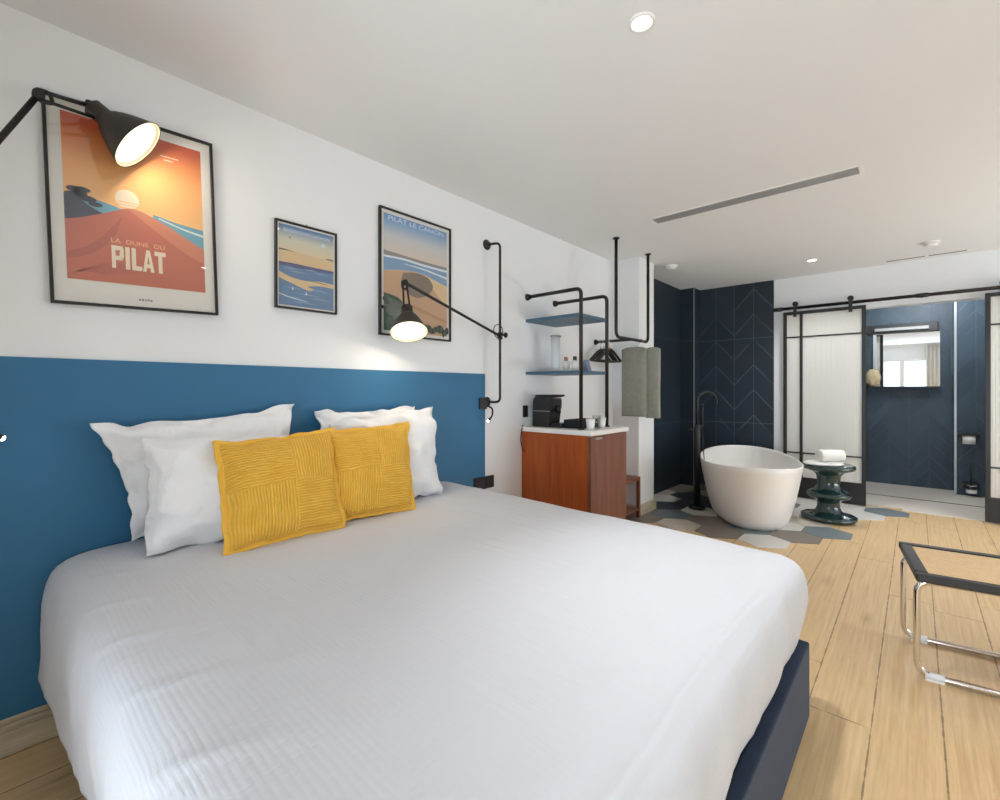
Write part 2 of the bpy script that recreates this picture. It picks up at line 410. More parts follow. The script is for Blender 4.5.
# pillar, duct box, tiles
struct('wall_pillar', add_box(B(), (AX, 4.16, 0), (-1.965, 4.50, H)), M['wall'], 'white wall stub beside the hanging rail', cat='wall')
struct('wall_tile_left', add_box(B(), (AX, 4.50, 0), (AX+.012, 5.90, H)), M['tile_plain'], 'plain navy tiles on the side wall', cat='wall')
struct('wall_tile_corner', add_box(B(), (AX, 5.90, 0), (-2.055, YB, H)), M['tile_plain'], 'navy tiled pipe casing in the corner', cat='wall')
struct('trim_1', add_box(B(), (-2.062, 5.893, 0), (-2.052, 5.903, H)), M['trim_metal'], 'thin metal corner trim', cat='trim')
struct('wall_tile_back', add_box(B(), (-2.055, YB-.014, 0), (-1.227, YB, H)), M['tile'], 'navy chevron relief tiles behind the bathtub', cat='wall')
def skirting_bm():
    b = B(); add_box(b, (AX, -.69, 0), (AX+.026, 2.70, .078), .004); add_box(b, (AX, -.69, .078), (AX+.018, 2.70, .084), 0); add_box(b, (AX, -.69, .084), (AX+.023, 2.70, .100), .004); add_box(b, (AX, -.69, .100), (AX+.015, 2.70, .118), .004); return b
struct('baseboard_left', skirting_bm(), M['oak_skirting'], 'oak skirting board', cat='baseboard')
b = B(); add_box(b, (-1.965, 4.14, 0), (-1.945, 4.52, .10), .004); add_box(b, (AX, 4.14, 0), (-1.965, 4.16, .10), .004)
struct('baseboard_pillar', b, M['oak_skirting'], 'oak skirting round the wall stub', cat='baseboard')
# shower room
struct('floor_shower_room', add_box(B(), (-1.3, YB+.06, -.1), (XR, YW, 0.0)), M['bath_floor'], 'pale floor of the shower room', cat='floor')
struct('trim_2', add_box(B(), (-1.2, 6.80, 0), (XR, 6.825, .003)), M['joint'], 'dark joint line in the pale floor', cat='trim')
struct('wall_shower_back', add_box(B(), (-1.3, YW, -.1), (XR, YW+.1, H)), M['tile_bath'], 'navy chevron tiled shower wall', cat='wall')
struct('wall_shower_left', add_box(B(), (-1.3, YB+.12, 0), (-1.2, YW, H)), M['tile_plain'], 'side wall of the shower room', cat='wall')
struct('wall_shower_right', add_box(B(), (.34, 7.45, 0), (1.5, YW, H)), M['tile_bath'], 'navy tiled wall stub with the brush', cat='wall')
struct('trim_3', add_box(B(), (.325, 7.438, 0), (.345, 7.452, H)), M['trim_metal'], 'pale metal corner trim', cat='trim')

# hexagon tile floor
def border(y): return -.68+.328*(y-4.08)
def clip(poly, f):
    out = []
    for i, p in enumerate(poly):
        q = poly[(i+1) % len(poly)]; a, c = f(p), f(q)
        if a >= 0: out.append(p)
        if (a >= 0) != (c >= 0):
            t = a/(a-c); out.append((p[0]+(q[0]-p[0])*t, p[1]+(q[1]-p[1])*t))
    return out
bm = B(); S = .34; R = S/math.sqrt(3); ox, oy = -.556, 4.715
rnd = random.Random(11)
fixed = {(0, 0): 1, (0, -1): 2, (-1, -1): 2, (-2, -1): 1, (-1, 0): 0, (0, 1): 0, (1, 1): 0, (1, 2): 1, (1, 3): 0, (0, 2): 0, (0, 3): 0, (1, 4): 1}
for j in range(-4, 8):
    for i in range(-8, 5):
        cx = ox+(i+(j % 2)*.5)*S; cy = oy+j*S*.866
        if cx > border(cy)-.06 or cy < 4.0 or cy > 6.3: continue
        rr = R-.0035
        poly = [(cx+rr*math.cos(PI/6+k*PI/3), cy+rr*math.sin(PI/6+k*PI/3)) for k in range(6)]
        for f in (lambda p: p[0]-AX-.012, lambda p: 6.10-p[1]):
            poly = clip(poly, f)
            if len(poly) < 3: break
        if len(poly) < 3: continue
        m = fixed.get((i, j))
        if m is None: m = rnd.choices(range(5), (8, 1, 0, 0, 2) if cx > -.95 else (2, 3, 3, 3, 2))[0]
        add_prism(bm, poly, 0.0, .004, m)
struct('floor_hexagon_tiles', bm, HEX, 'grey, white and taupe hexagon floor tiles', cat='floor')
# strip of pale tiles in the doorway
struct('floor_threshold', add_box(B(), (-.10, 6.085, 0), (XR, YB+.06, .0035)), M['bath_floor'], 'pale threshold strip', cat='floor')

# ------------------------------------------------------------------ bed
headb = obj('headboard', add_box(B(), (AX, -.35, .118), (AX+.012, 2.320, 1.310), .002), M['blue'])
tag(headb, 'wide matt blue headboard panel on the white wall', 'headboard')
bed = thing('bed', 'double bed with navy velvet base, mostly under the white bedspread', 'bed', (-1.26, 1.1, 0))
b = B()
X0b, X1b, Y0b, Y1b, ZT = -2.20, -.288, .20, 2.005, .283
add_box(b, (X1b-.04, Y0b, .012), (X1b, Y1b, ZT), .006); add_box(b, (X0b, Y0b, .012), (X1b-.04, Y0b+.04, ZT), .006)
add_box(b, (X0b, Y1b-.04, .012), (X1b-.04, Y1b, ZT), .006); add_box(b, (X0b, Y0b+.04, .05), (X1b-.04, Y1b-.04, .2))
obj('bed_base', b, M['velvet'], bed)
for sx in (X0b+.1, X1b-.1):
    for sy in (Y0b+.1, Y1b-.1):
        obj('foot', add_cyl(B(), (sx, sy, 0), (sx, sy, .06), .025), M['black'], bed)
obj('mattress', add_box(B(), (X0b+.02, Y0b+.05, .2), (-.40, Y1b-.06, .575), .06, 4), M['mattress'], bed)

def bedspread():
    XH, XF, Y0, Y1 = -2.205, -.298, .132, 2.035
    prof = [(0, .0), (.002, .1), (.004, .2), (.004, .3), (.002, .4), (0, .5), (.0, .6), (.004, .7), (.010, .78), (.02, .85), (.035, .9), (.06, .94), (.09, .965),
            (.13, .982), (.18, .992), (.25, .997), (.33, 1), (.42, 1.0), (.52, 1.002), (.62, 1.004), (.72, 1.006), (.82, 1.007), (.90, 1.008), (.9515, 1.008)]
    n1, nc, n2 = 130, 16, 110
    def outline(d):
        x1, ya, yb = XF-d*(.80+.18*min(1, d/.5)), Y0+d, Y1-d
        r = max(.10-d*.6, .0); r = min(r, (yb-ya)/2, max(x1-XH, 0))
        pts = []
        for k in range(n1):
            t = k/(n1-1); pts.append((XH+(x1-r-XH)*t, ya, 0, -1))
        for k in range(1, nc):
            a = -PI/2+PI/2*k/nc; pts.append((x1-r+r*math.cos(a), ya+r+r*math.sin(a), math.cos(a), math.sin(a)))
        for k in range(n2):
            t = k/(n2-1); pts.append((x1, ya+r+(yb-ya-2*r)*t, 1, 0))
        for k in range(1, nc):
            a = PI/2*k/nc; pts.append((x1-r+r*math.cos(a), yb-r+r*math.sin(a), math.cos(a), math.sin(a)))
        for k in range(n1):
            t = k/(n1-1); pts.append((x1-r+(XH-x1+r)*t, yb, 0, 1))
        return pts
    # denser profile
    dense = []
    for (d0, h0), (d1, h1) in zip(prof, prof[1:]):
        m = 3 if d0 < .3 else 4
        for k in range(m): dense.append((d0+(d1-d0)*k/m, h0+(h1-h0)*k/m))
    dense.append(prof[-1])
    bm = bmesh.new(); rings = []; cuv = {}; uvl = bm.loops.layers.uv.new('UVMap')
    for d, h in dense:
        ring = []
        for i, (x, y, nx, ny) in enumerate(outline(d)):
            foot = max(0, nx)**1.5
            hx = min(1, max(0, (x-XH)/(XF-XH)))
            hem = .232*(1-foot)+.289*foot
            hem += .004*math.sin(x*9+y*7)
            top = .632-.018*hx
            z = hem+(top-hem)*h
            drop = max(0, 1-h)                       # 1 at the hem, 0 on top
            sidelen = x*1.0+y*1.0
            ox_, oy_ = 0, 0
            # hanging folds
            s = (x if abs(ny) > abs(nx) else y)
            g = drop**.8*(1-.65*drop**4)*(.006*math.sin(s*24+3*noise.noise((s*2, 0, 3))+z*3)+.010*noise.noise((s*9+z*2, z*1.5, 1.7))+.005*noise.noise((s*22+z*5, z*2, 5)))
            # the cloth flares out near the head and drops steeper toward the foot
            if ny < -.5: g += drop*(.016-.050*min(1, hx*2.2))
            if foot > .3: g += foot*(.012*math.sin(PI*min(1, drop*1.0))-.022*drop**3)+.005*foot*drop*math.sin(y*13+1)
            cr = (max(0, nx)*max(0, ny))*2
            g += cr*.016*math.sin(PI*drop)
            x2, y2 = x+nx*g, y+ny*g
            # soft undulation and creases on top
            if h > .8:
                w = min(1, (h-.8)/.1)
                z += w*(.006*noise.noise((x*2.3, y*2.3, .4))+.003*noise.noise((x*7, y*5, 2.2)))
                z -= w*.006*max(0, 1-((x+1.0)**2/.5+(y-1.1)**2/.4))
                dd = x+.343+.006*math.sin(y*7); z += w*.013*math.exp(-(dd/.010)**2)*max(0, 1-((y-1.02)/.62)**4)
                dd = x+.375+.006*math.sin(y*7); z -= w*.006*math.exp(-(dd/.014)**2)*max(0, 1-((y-1.02)/.62)**4)
                dd = x+.459-.06*(y-.85)+.004*math.sin(y*11); z += w*.010*math.exp(-(dd/.011)**2)*max(0, 1-((y-.84)/.2)**2)
                dd = y-.39-.012*math.sin(x*6); z += w*.007*math.exp(-(dd/.008)**2)*max(0, 1-((x+.85)/.42)**4)
                dd = y-.345-.05*(x+.9); z += w*.003*math.exp(-(dd/.009)**2)*max(0, 1-((x+.95)/.3)**2)
                for kk in range(6):               # fan of pulls over the near edge
                    xx = -1.95+.26*kk; dd = (x-xx)-.55*(y-.13)
                    z += w*.005*math.exp(-(dd/.018)**2)*max(0, 1-(y-.13)/.55)
            else:
                if ny < -.5:
                    for kk in range(11):
                        xx = -2.08+.15*kk+.04*math.sin(kk*2.3); dd = (x-xx)-(.25+.12*math.sin(kk*1.7))*(z-.6)
                        y2 -= .007*drop**.7*(1-.7*drop**3)*math.exp(-(dd/.026)**2)
            vv = bm.verts.new((x2, y2, z)); dl = max(0, top-z); cuv[vv] = (x+nx*dl, y+ny*dl); ring.append(vv)
        rings.append(ring)
    n = len(rings[0])
    for a, c in zip(rings, rings[1:]):
        for k in range(n-1):
            f = bm.faces.new((a[k], a[k+1], c[k+1], c[k])); f.smooth = True
            for lp in f.loops: lp[uvl].uv = cuv[lp.vert]
    bmesh.ops.remove_doubles(bm, verts=rings[-1], dist=.003); bmesh.ops.remove_doubles(bm, verts=bm.verts[:], dist=.0006)
    o = obj('bedspread', bm, M['spread'])
    md = o.modifiers.new('thickness', 'SOLIDIFY'); md.thickness = .004; md.offset = -1
    tag(o, 'white crinkled gauze bedspread draped over the whole bed', 'bedspread')
    return o
bedspread()

def pillow(name, label, cat, TL, TR, BR, BL, thick, mat, seed, flange=.04, pinch=.05, n=40, wr=.012, group=None, uv=False, sag=0, rim=.004):
    TL, TR, BR, BL = map(Vector, (TL, TR, BR, BL)); cen = (TL+TR+BR+BL)/4
    e1 = ((TR+BR)-(TL+BL)).normalized(); e2 = ((TL+TR)-(BL+BR)).normalized(); nz = e1.cross(e2).normalized()
    if nz.x < 0: nz = -nz
    bm = bmesh.new(); uvl = bm.loops.layers.uv.new('UVMap')
    def pt(u, v, side):
        uu = u*(1-pinch*(1-v*v)**1.0*abs(u)); vv = v*(1-pinch*(1-u*u)*abs(v))
        a, c = (uu+1)/2, (vv+1)/2
        p = (BL*(1-a)+BR*a)*(1-c)+(TL*(1-a)+TR*a)*c
        k = 1-flange*2
        pu, pv = min(1, abs(u)/k), min(1, abs(v)/k)
        t = ((1-pu**2.2)*(1-pv**2.2))**.42*thick/2+rim
        w = noise.noise((u*2.3+seed, v*2.3, side*3.1))*wr*1.2+noise.noise((u*5+seed, v*5, side*2.2+4))*wr*.5
        edge = max(abs(u), abs(v)); p = p+nz*(noise.noise((u*3+seed, v*3, 9))*wr*1.6*edge**3)
        if edge > .8: p = p+(e2*noise.noise((u*4+seed, v*4, 2))+e1*noise.noise((u*4, v*4+seed, 7)))*wr*.7
        inn = min(1, (1-pu)*3+.05)*min(1, (1-pv)*3+.05)
        return p+nz*side*(t+w*inn)-e2*sag*thick*(1-u*u)*(v > 0)*v
    grids = []
    for side in (1, -1):
        g = [[None]*(n+1) for _ in range(n+1)]
        for i in range(n+1):
            for j in range(n+1):
                u = math.sin((i/n*2-1)*PI/2)*.55+(i/n*2-1)*.45; v = math.sin((j/n*2-1)*PI/2)*.55+(j/n*2-1)*.45
                if abs(i/n*2-1) == 1: u = i/n*2-1
                g[i][j] = (bm.verts.new(pt(u, v, side)), (u+1)/2, (v+1)/2)
        grids.append(g)
        for i in range(n):
            for j in range(n):
                q = [g[i][j], g[i+1][j], g[i+1][j+1], g[i][j+1]]
                if side < 0: q.reverse()
                f = bm.faces.new([x[0] for x in q]); f.smooth = True
                for lp, x in zip(f.loops, q): lp[uvl].uv = (x[1], x[2])
    bd = [(i, 0) for i in range(n)]+[(n, j) for j in range(n)]+[(i, n) for i in range(n, 0, -1)]+[(0, j) for j in range(n, 0, -1)]
    for a, c in zip(bd, bd[1:]+bd[:1]):
        A1, A2, B1, B2 = grids[0][a[0]][a[1]], grids[0][c[0]][c[1]], grids[1][a[0]][a[1]], grids[1][c[0]][c[1]]
        f = bm.faces.new((A1[0], B1[0], B2[0], A2[0])); f.smooth = True
        for lp, x in zip(f.loops, (A1, B1, B2, A2)): lp[uvl].uv = (x[1], x[2])
    o = obj(name, bm, mat)
    return tag(o, label, cat, group)
WP = 'white bed pillows'
pillow('bed_pillow', 'large white flanged pillow at the back left, against the blue headboard', 'pillow',
       (-2.168, .235, 1.080), (-2.168, .965, 1.138), (-2.10, .99, .66), (-2.10, .345, .655), .10, M['pillow'], 1.3, .05, .13, wr=.03, group=WP)
pillow('bed_pillow', 'white pillow at the front left, behind the larger mustard cushion', 'pillow',
       (-2.070, .375, 1.030), (-2.060, 1.03, 1.00), (-1.93, 1.03, .628), (-1.955, .355, .630), .17, M['pillow'], 4.1, .015, .05, wr=.028, group=WP)
pillow('bed_pillow', 'white pillow at the back right, leaning on the blue headboard', 'pillow',
       (-2.165, 1.07, 1.10), (-2.165, 1.665, 1.115), (-2.09, 1.63, .655), (-2.10, 1.06, .65), .10, M['pillow'], 7.7, .04, .10, wr=.03, group=WP)
pillow('bed_pillow', 'white pillow at the front right, behind the smaller looking mustard cushion', 'pillow',
       (-2.07, 1.10, 1.05), (-2.06, 1.71, 1.105), (-1.94, 1.67, .632), (-1.93, 1.10, .628), .16, M['pillow'], 2.6, .015, .05, wr=.026, group=WP)
YC = 'mustard cushions'
pillow('cushion', 'mustard corduroy cushion in front, left of the pair and nearest', 'cushion',
       (-1.965, .568, 1.000), (-1.975, 1.062, 1.030), (-1.765, 1.005, .622), (-1.775, .548, .618), .13, M['mustard'], 3.3, .045, .05, 44, .012, YC)
pillow('cushion', 'mustard corduroy cushion behind the other, on the right of the pair', 'cushion',
       (-1.985, 1.02, 1.020), (-1.955, 1.462, 1.035), (-1.775, 1.372, .626), (-1.835, .93, .626), .12, M['mustard'], 5.9, .045, .05, 44, .012, YC)

# ------------------------------------------------------------------ posters
def poly3(bm, pts, x, mi):
    vs = [bm.verts.new((x, p[0], p[1])) for p in pts]; f = bm.faces.new(vs); f.material_index = mi
def grad_mat(name, stops, zlo, zhi, wob=.0):
    k = NT(name); x, y, z = k.sep(k.obj())
    t = k.math('DIVIDE', k.math('SUBTRACT', z, zlo), zhi-zlo)
    if wob: t = k.math('ADD', t, k.math('MULTIPLY', k.math('SUBTRACT', k.noise(k.obj(), 5, 3), .5), wob))
    k.base(k.ramp(t, [(p, srgb(*c)) for p, c in stops]), .6, spec=.2); return k.m
def text_into(bm, s, y, z, hgt, wid, x, mi, bold=.0):
    cu = bpy.data.curves.new('t', 'FONT'); cu.body = s; cu.size = 1; cu.offset = bold; cu.resolution_u = 3
    to = bpy.data.objects.new('t', cu); COL.objects.link(to)
    bpy.context.view_layer.update()
    me = bpy.data.meshes.new_from_object(to.evaluated_get(bpy.context.evaluated_depsgraph_get()))
    xs = [v.co.x for v in me.vertices]; ys = [v.co.y for v in me.vertices]
    sx = wid/(max(xs)-min(xs)); sy = hgt/(max(ys)-min(ys)); mx, my = min(xs), min(ys)
    idx = [bm.verts.new((x, y+(v.co.x-mx)*sx, z+(v.co.y-my)*sy)) for v in me.vertices]
    for p in me.polygons:
        try:
            f = bm.faces.new([idx[i] for i in p.vertices]); f.material_index = mi
        except ValueError: pass
    bpy.data.objects.remove(to); bpy.data.curves.remove(cu); bpy.data.meshes.remove(me)
def flat(name, rgb, var=.04): return plain(name, rgb, .6, var=var, scale=12, spec=.2)
INK = {k: flat('ink_'+k, c) for k, c in dict(cream=(240, 224, 196), paper=(232, 228, 220), navy=(74, 76, 90), dune=(200, 116, 94), dune_hi=(214, 136, 108), dune_lo=(184, 104, 88),
       sea=(116, 170, 190), foam=(225, 232, 225), sand=(214, 184, 146), sandlit=(226, 196, 150), blue=(104, 134, 168), purple=(92, 96, 134), midblue=(136, 162, 190), haze=(150, 142, 140),
       grove=(136, 120, 106), green=(84, 100, 88), darkgreen=(44, 58, 50), ocean=(128, 162, 194), pale=(226, 232, 238), tan=(204, 164, 128), grey=(150, 140, 140), letter=(218, 230, 244), orange_cream=(236, 176, 136)).items()}
SKY1 = grad_mat('print_sunset', [(0, (248, 196, 130)), (.45, (244, 176, 112)), (.72, (228, 138, 84)), (.88, (206, 96, 62)), (1, (196, 84, 56))], -.02, .335)
SKY2 = grad_mat('print_dusk', [(0, (232, 208, 168)), (.55, (214, 212, 190)), (1, (92, 134, 180))], .05, .185, .15)
SKY3 = grad_mat('print_day', [(0, (222, 206, 186)), (.45, (206, 206, 206)), (.75, (140, 174, 208)), (1, (96, 146, 196))], .10, .345, .1)
def poster(cy, cz, w, h, rx, label, draw, mats, border, letters, thick=.022):
    t = thing('framed_poster', label, 'poster', (AX, cy, cz), (rx, 0, 0))
    fw = .0095; hw, hh = w/2, h/2
    b = B()
    for lo, hi in (((-hw, -hh), (-hw+fw, hh)), ((hw-fw, -hh), (hw, hh)), ((-hw+fw, -hh), (hw-fw, -hh+fw)), ((-hw+fw, hh-fw), (hw-fw, hh))):
        add_box(b, (.001, lo[0], lo[1]), (thick, hi[0], hi[1]), .001, 1)
    obj('frame', b, M['black'], t, True)
    obj('backing_paper', add_box(B(), (.001, -hw+fw, -hh+fw), (.010, hw-fw, hh-fw)), INK['paper'], t, True)
    bm = B(); draw(bm, -hw+fw+border[0], -hh+fw+border[1], hw-fw-border[2], hh-fw-border[3])
    obj('print', bm, mats, t, True)
    for nm, lb, lm in letters(B()): obj(nm, lb, lm, t, True)
    obj('glass', add_box(B(), (.0135, -hw+fw, -hh+fw), (.0150, hw-fw, hh-fw)), M['picglass'], t, True)
    return t
X_ = .0102
def lay(k): return X_+k*.0003
def ell(cy, cz, ry, rz, n=32, a0=0, a1=2*PI): return [(cy+ry*math.cos(a0+(a1-a0)*k/n), cz+rz*math.sin(a0+(a1-a0)*k/n)) for k in range(n)]
def curve(pts, n=8):
    out = []
    P = [pts[0]]+list(pts)+[pts[-1]]
    for i in range(1, len(P)-2):
        for k in range(n):
            t = k/n; a, b, c, d = P[i-1], P[i], P[i+1], P[i+2]
            out.append(tuple(.5*((2*b[q])+(c[q]-a[q])*t+(2*a[q]-5*b[q]+4*c[q]-d[q])*t*t+(3*b[q]-a[q]-3*c[q]+d[q])*t**3) for q in (0, 1)))
    out.append(pts[-1]); return out
def under(top, z0): return [(top[0][0], z0)]+list(top)+[(top[-1][0], z0)]
def band(top, bot): return list(top)+list(reversed(bot))

def draw1(bm, y0, z0, y1, z1):
    W, Hh = y1-y0, z1-z0; p = lambda a, c: (y0+a*W, z0+c*Hh)
    poly3(bm, [p(0, 0), p(1, 0), p(1, 1), p(0, 1)], lay(0), 0)
    s = p(.415, .548); poly3(bm, ell(s[0], s[1], .036, .036), lay(1), 1)
    for k in range(3): poly3(bm, [p(.35, .525-.018*k), p(.49, .527-.018*k), p(.49, .533-.018*k), p(.35, .531-.018*k)], lay(1.5), 0)
    poly3(bm, under(curve([p(0, .505), p(.15, .51), p(.32, .49), p(.4, .47)]), p(0, .36)[1]), lay(2), 2)        # sea left
    poly3(bm, under(curve([p(.6, .485), p(.8, .455), p(1, .44)]), p(0, .25)[1]), lay(2), 2)
    poly3(bm, band(curve([p(.64, .47), p(.82, .43), p(1, .405)]), curve([p(.64, .462), p(.82, .42), p(1, .39)])), lay(2.5), 3)
    poly3(bm, under(curve([p(0, .50), p(.05, .505), p(.1, .49), p(.17, .455), p(.24, .43), p(.3, .41)]), p(0, .30)[1]), lay(3), 4)
    for a, c, r in ((.045, .545, .05), (.09, .55, .045), (.07, .525, .045), (.12, .50, .05), (.17, .475, .04), (.03, .51, .05)):
        q = p(a, c); poly3(bm, ell(q[0]+.012, q[1], r*.5, r*.22, 14), lay(3.3), 4)
    top = curve([p(0, .355), p(.1, .38), p(.22, .42), p(.34, .465), p(.42, .49), p(.52, .485), p(.72, .42), p(.88, .35), p(1, .305)])
    poly3(bm, under(top, p(0, 0)[1]), lay(4), 5)
    poly3(bm, band(curve([p(.42, .49), p(.52, .485), p(.72, .42), p(.88, .35), p(1, .305)]), curve([p(.42, .487), p(.52, .43), p(.68, .34), p(.86, .25), p(1, .20)])), lay(4.5), 6)
    poly3(bm, band(curve([p(0, .16), p(.15, .22), p(.28, .33), p(.38, .44)]), curve([p(0, .12), p(.17, .17), p(.31, .29), p(.38, .44)])), lay(4.7), 7)
    for k in range(9):
        poly3(bm, band(curve([p(.0+.03*k, .03+.012*k), p(.12+.03*k, .06+.008*k), p(.25+.03*k, .05+.004*k)]), curve([p(.0+.03*k, .024+.012*k), p(.12+.03*k, .053+.008*k), p(.25+.03*k, .044+.004*k)])), lay(5), 7)
def letters1(bm):
    # condensed block capitals, drawn as polygons
    y, z, h = -.088, -.214, .084
    g = {'P': [[(0, 0), (.32, 0), (.32, 1), (0, 1)], [(.32, .8), (.62, .8), (.78, .94), (.7, 1), (.32, 1)], [(.62, .55), (.95, .42), (1, .55), (1, .86), (.9, 1), (.7, 1), (.68, .8)], [(.32, .36), (.85, .36), (.97, .46), (.68, .56), (.32, .56)]],
         'I': [[(0, 0), (.36, 0), (.36, 1), (0, 1)]],
         'L': [[(0, 0), (.36, 0), (.36, 1), (0, 1)], [(.36, 0), (.85, 0), (.85, .2), (.36, .2)]],
         'A': [[(0, 0), (.3, 0), (.5, .72), (.5, 1), (.34, 1)], [(1, 0), (.66, 1), (.5, 1), (.5, .72), (.7, 0)], [(.35, .18), (.65, .18), (.6, .36), (.4, .36)]],
         'T': [[(0, .8), (1, .8), (1, 1), (0, 1)], [(.32, 0), (.68, 0), (.68, .8), (.32, .8)]]}
    adv = {'P': 1.12, 'I': .52, 'L': .92, 'A': 1.06, 'T': 1}; sc = .0362; x = y
    for ch in 'PILAT':
        for poly in g[ch]: poly3(bm, [(x+a*sc, z+c*h) for a, c in poly], lay(6), 0)
        x += adv[ch]*sc
    bs = B(); text_into(bs, 'LA  DUNE  DU', y, z+h+.011, .0165, x-y-.002, lay(6), 0, .012); bm2 = bm; bm = B()
    for k in range(5): poly3(bm, [(-.012+.009*k, -.329), (-.006+.009*k, -.329), (-.005+.009*k, -.321+.002*(k % 2)), (-.011+.009*k, -.321)], lay(6), 0)
    bc = B(); poly3(bc, [(.075, .252), (.135, .252), (.135, .256), (.075, .256)], lay(6), 0); poly3(bc, [(.085, .238), (.115, .238), (.115, .243), (.085, .243)], lay(6), 0)
    return [('title_lettering', bm2, INK['cream']), ('upper_lettering', bs, INK['orange_cream']), ('signature', bm, INK['grey']), ('small_print', bc, INK['cream'])]
poster(.396, 1.872, .516, .724, math.radians(1.9), 'large framed orange sunset dune poster on the left, half behind a lamp', draw1,
       [SKY1, INK['cream'], INK['sea'], INK['foam'], INK['navy'], INK['dune'], INK['dune_hi'], INK['dune_lo']], (.036, .082, .034, .036), letters1)

def draw2(bm, y0, z0, y1, z1):
    W, Hh = y1-y0, z1-z0; p = lambda a, c: (y0+a*W, z0+c*Hh); F = p(0, 0)[1]
    poly3(bm, [p(0, 0), p(1, 0), p(1, 1), p(0, 1)], lay(0), 0)
    q = p(.80, .84); poly3(bm, ell(q[0], q[1], .010, .010), lay(1), 1)
    poly3(bm, under(curve([p(0, .685), p(.2, .69), p(.45, .675), p(.7, .67), p(1, .665)]), F), lay(1), 2)
    poly3(bm, band(curve([p(0, .695), p(.12, .695), p(.28, .675)]), curve([p(0, .675), p(.12, .68), p(.28, .675)])), lay(1.5), 3)
    poly3(bm, band(curve([p(.85, .675), p(.93, .685), p(1, .68)]), curve([p(.85, .665), p(.93, .665), p(1, .66)])), lay(1.5), 3)
    poly3(bm, under(curve([p(0, .53), p(.25, .535), p(.6, .53), p(1, .53)]), F), lay(2), 4)
    poly3(bm, under(curve([p(0, .485), p(.2, .49), p(.5, .475), p(1, .50)]), F), lay(3), 5)
    for k, (a, c, l) in enumerate(((.05, .46, .3), (.4, .48, .3), (.15, .43, .35), (.6, .455, .3))):
        poly3(bm, band(curve([p(a, c), p(a+l/2, c+.012), p(a+l, c+.002)]), curve([p(a, c), p(a+l/2, c-.004), p(a+l, c+.002)])), lay(3.5), 6)
    poly3(bm, band(curve([p(0, .41), p(.2, .36), p(.45, .34), p(.75, .36), p(1, .35)]), curve([p(0, .33), p(.2, .285), p(.42, .235), p(.55, .215), p(.62, .245), p(.5, .27), p(.75, .30), p(1, .295)])), lay(4), 2)
    poly3(bm, band(curve([p(.55, .345), p(.75, .345), p(.95, .33)]), curve([p(.55, .34), p(.75, .335), p(.95, .33)])), lay(4.5), 3)
    for a, c, l in ((.05, .22, .4), (.25, .16, .5), (.5, .23, .45), (.0, .10, .45), (.55, .12, .4), (.2, .05, .5)):
        poly3(bm, band(curve([p(a, c), p(a+l/2, c+.015), p(a+l, c-.005)]), curve([p(a, c), p(a+l/2, c-.002), p(a+l, c-.005)])), lay(4), 6)
    for a, c in ((.22, .20), (.46, .155)):
        poly3(bm, [p(a, c), p(a+.035, c), p(a+.018, c+.05)], lay(5), 1)
    poly3(bm, [p(.17, .84), p(.205, .84), p(.19, .87)], lay(5), 3)
    q = p(.15, .12); poly3(bm, band(curve([p(0, .14), p(.25, .10), p(.5, .075)]), curve([p(0, .13), p(.25, .09), p(.5, .07)])), lay(5), 1)
def letters2(bm):
    text_into(bm, "BASSIN D'ARCACHON", -.115, .158, .017, .23, lay(6), 0, .005); return [('title_lettering', bm, INK['letter'])]
t = poster(1.058, 1.795, .309, .417, math.radians(.1), 'small framed seascape poster between the two larger ones', draw2,
           [SKY2, INK['pale'], INK['sandlit'], INK['grove'], INK['purple'], INK['blue'], INK['midblue']], (.008, .008, .008, .008), letters2, .018)
obj('hanging_hook', add_tube(B(), [(.004, .0, .2085), (.006, .0, .218)], .002, 8), M['black'], t, True)

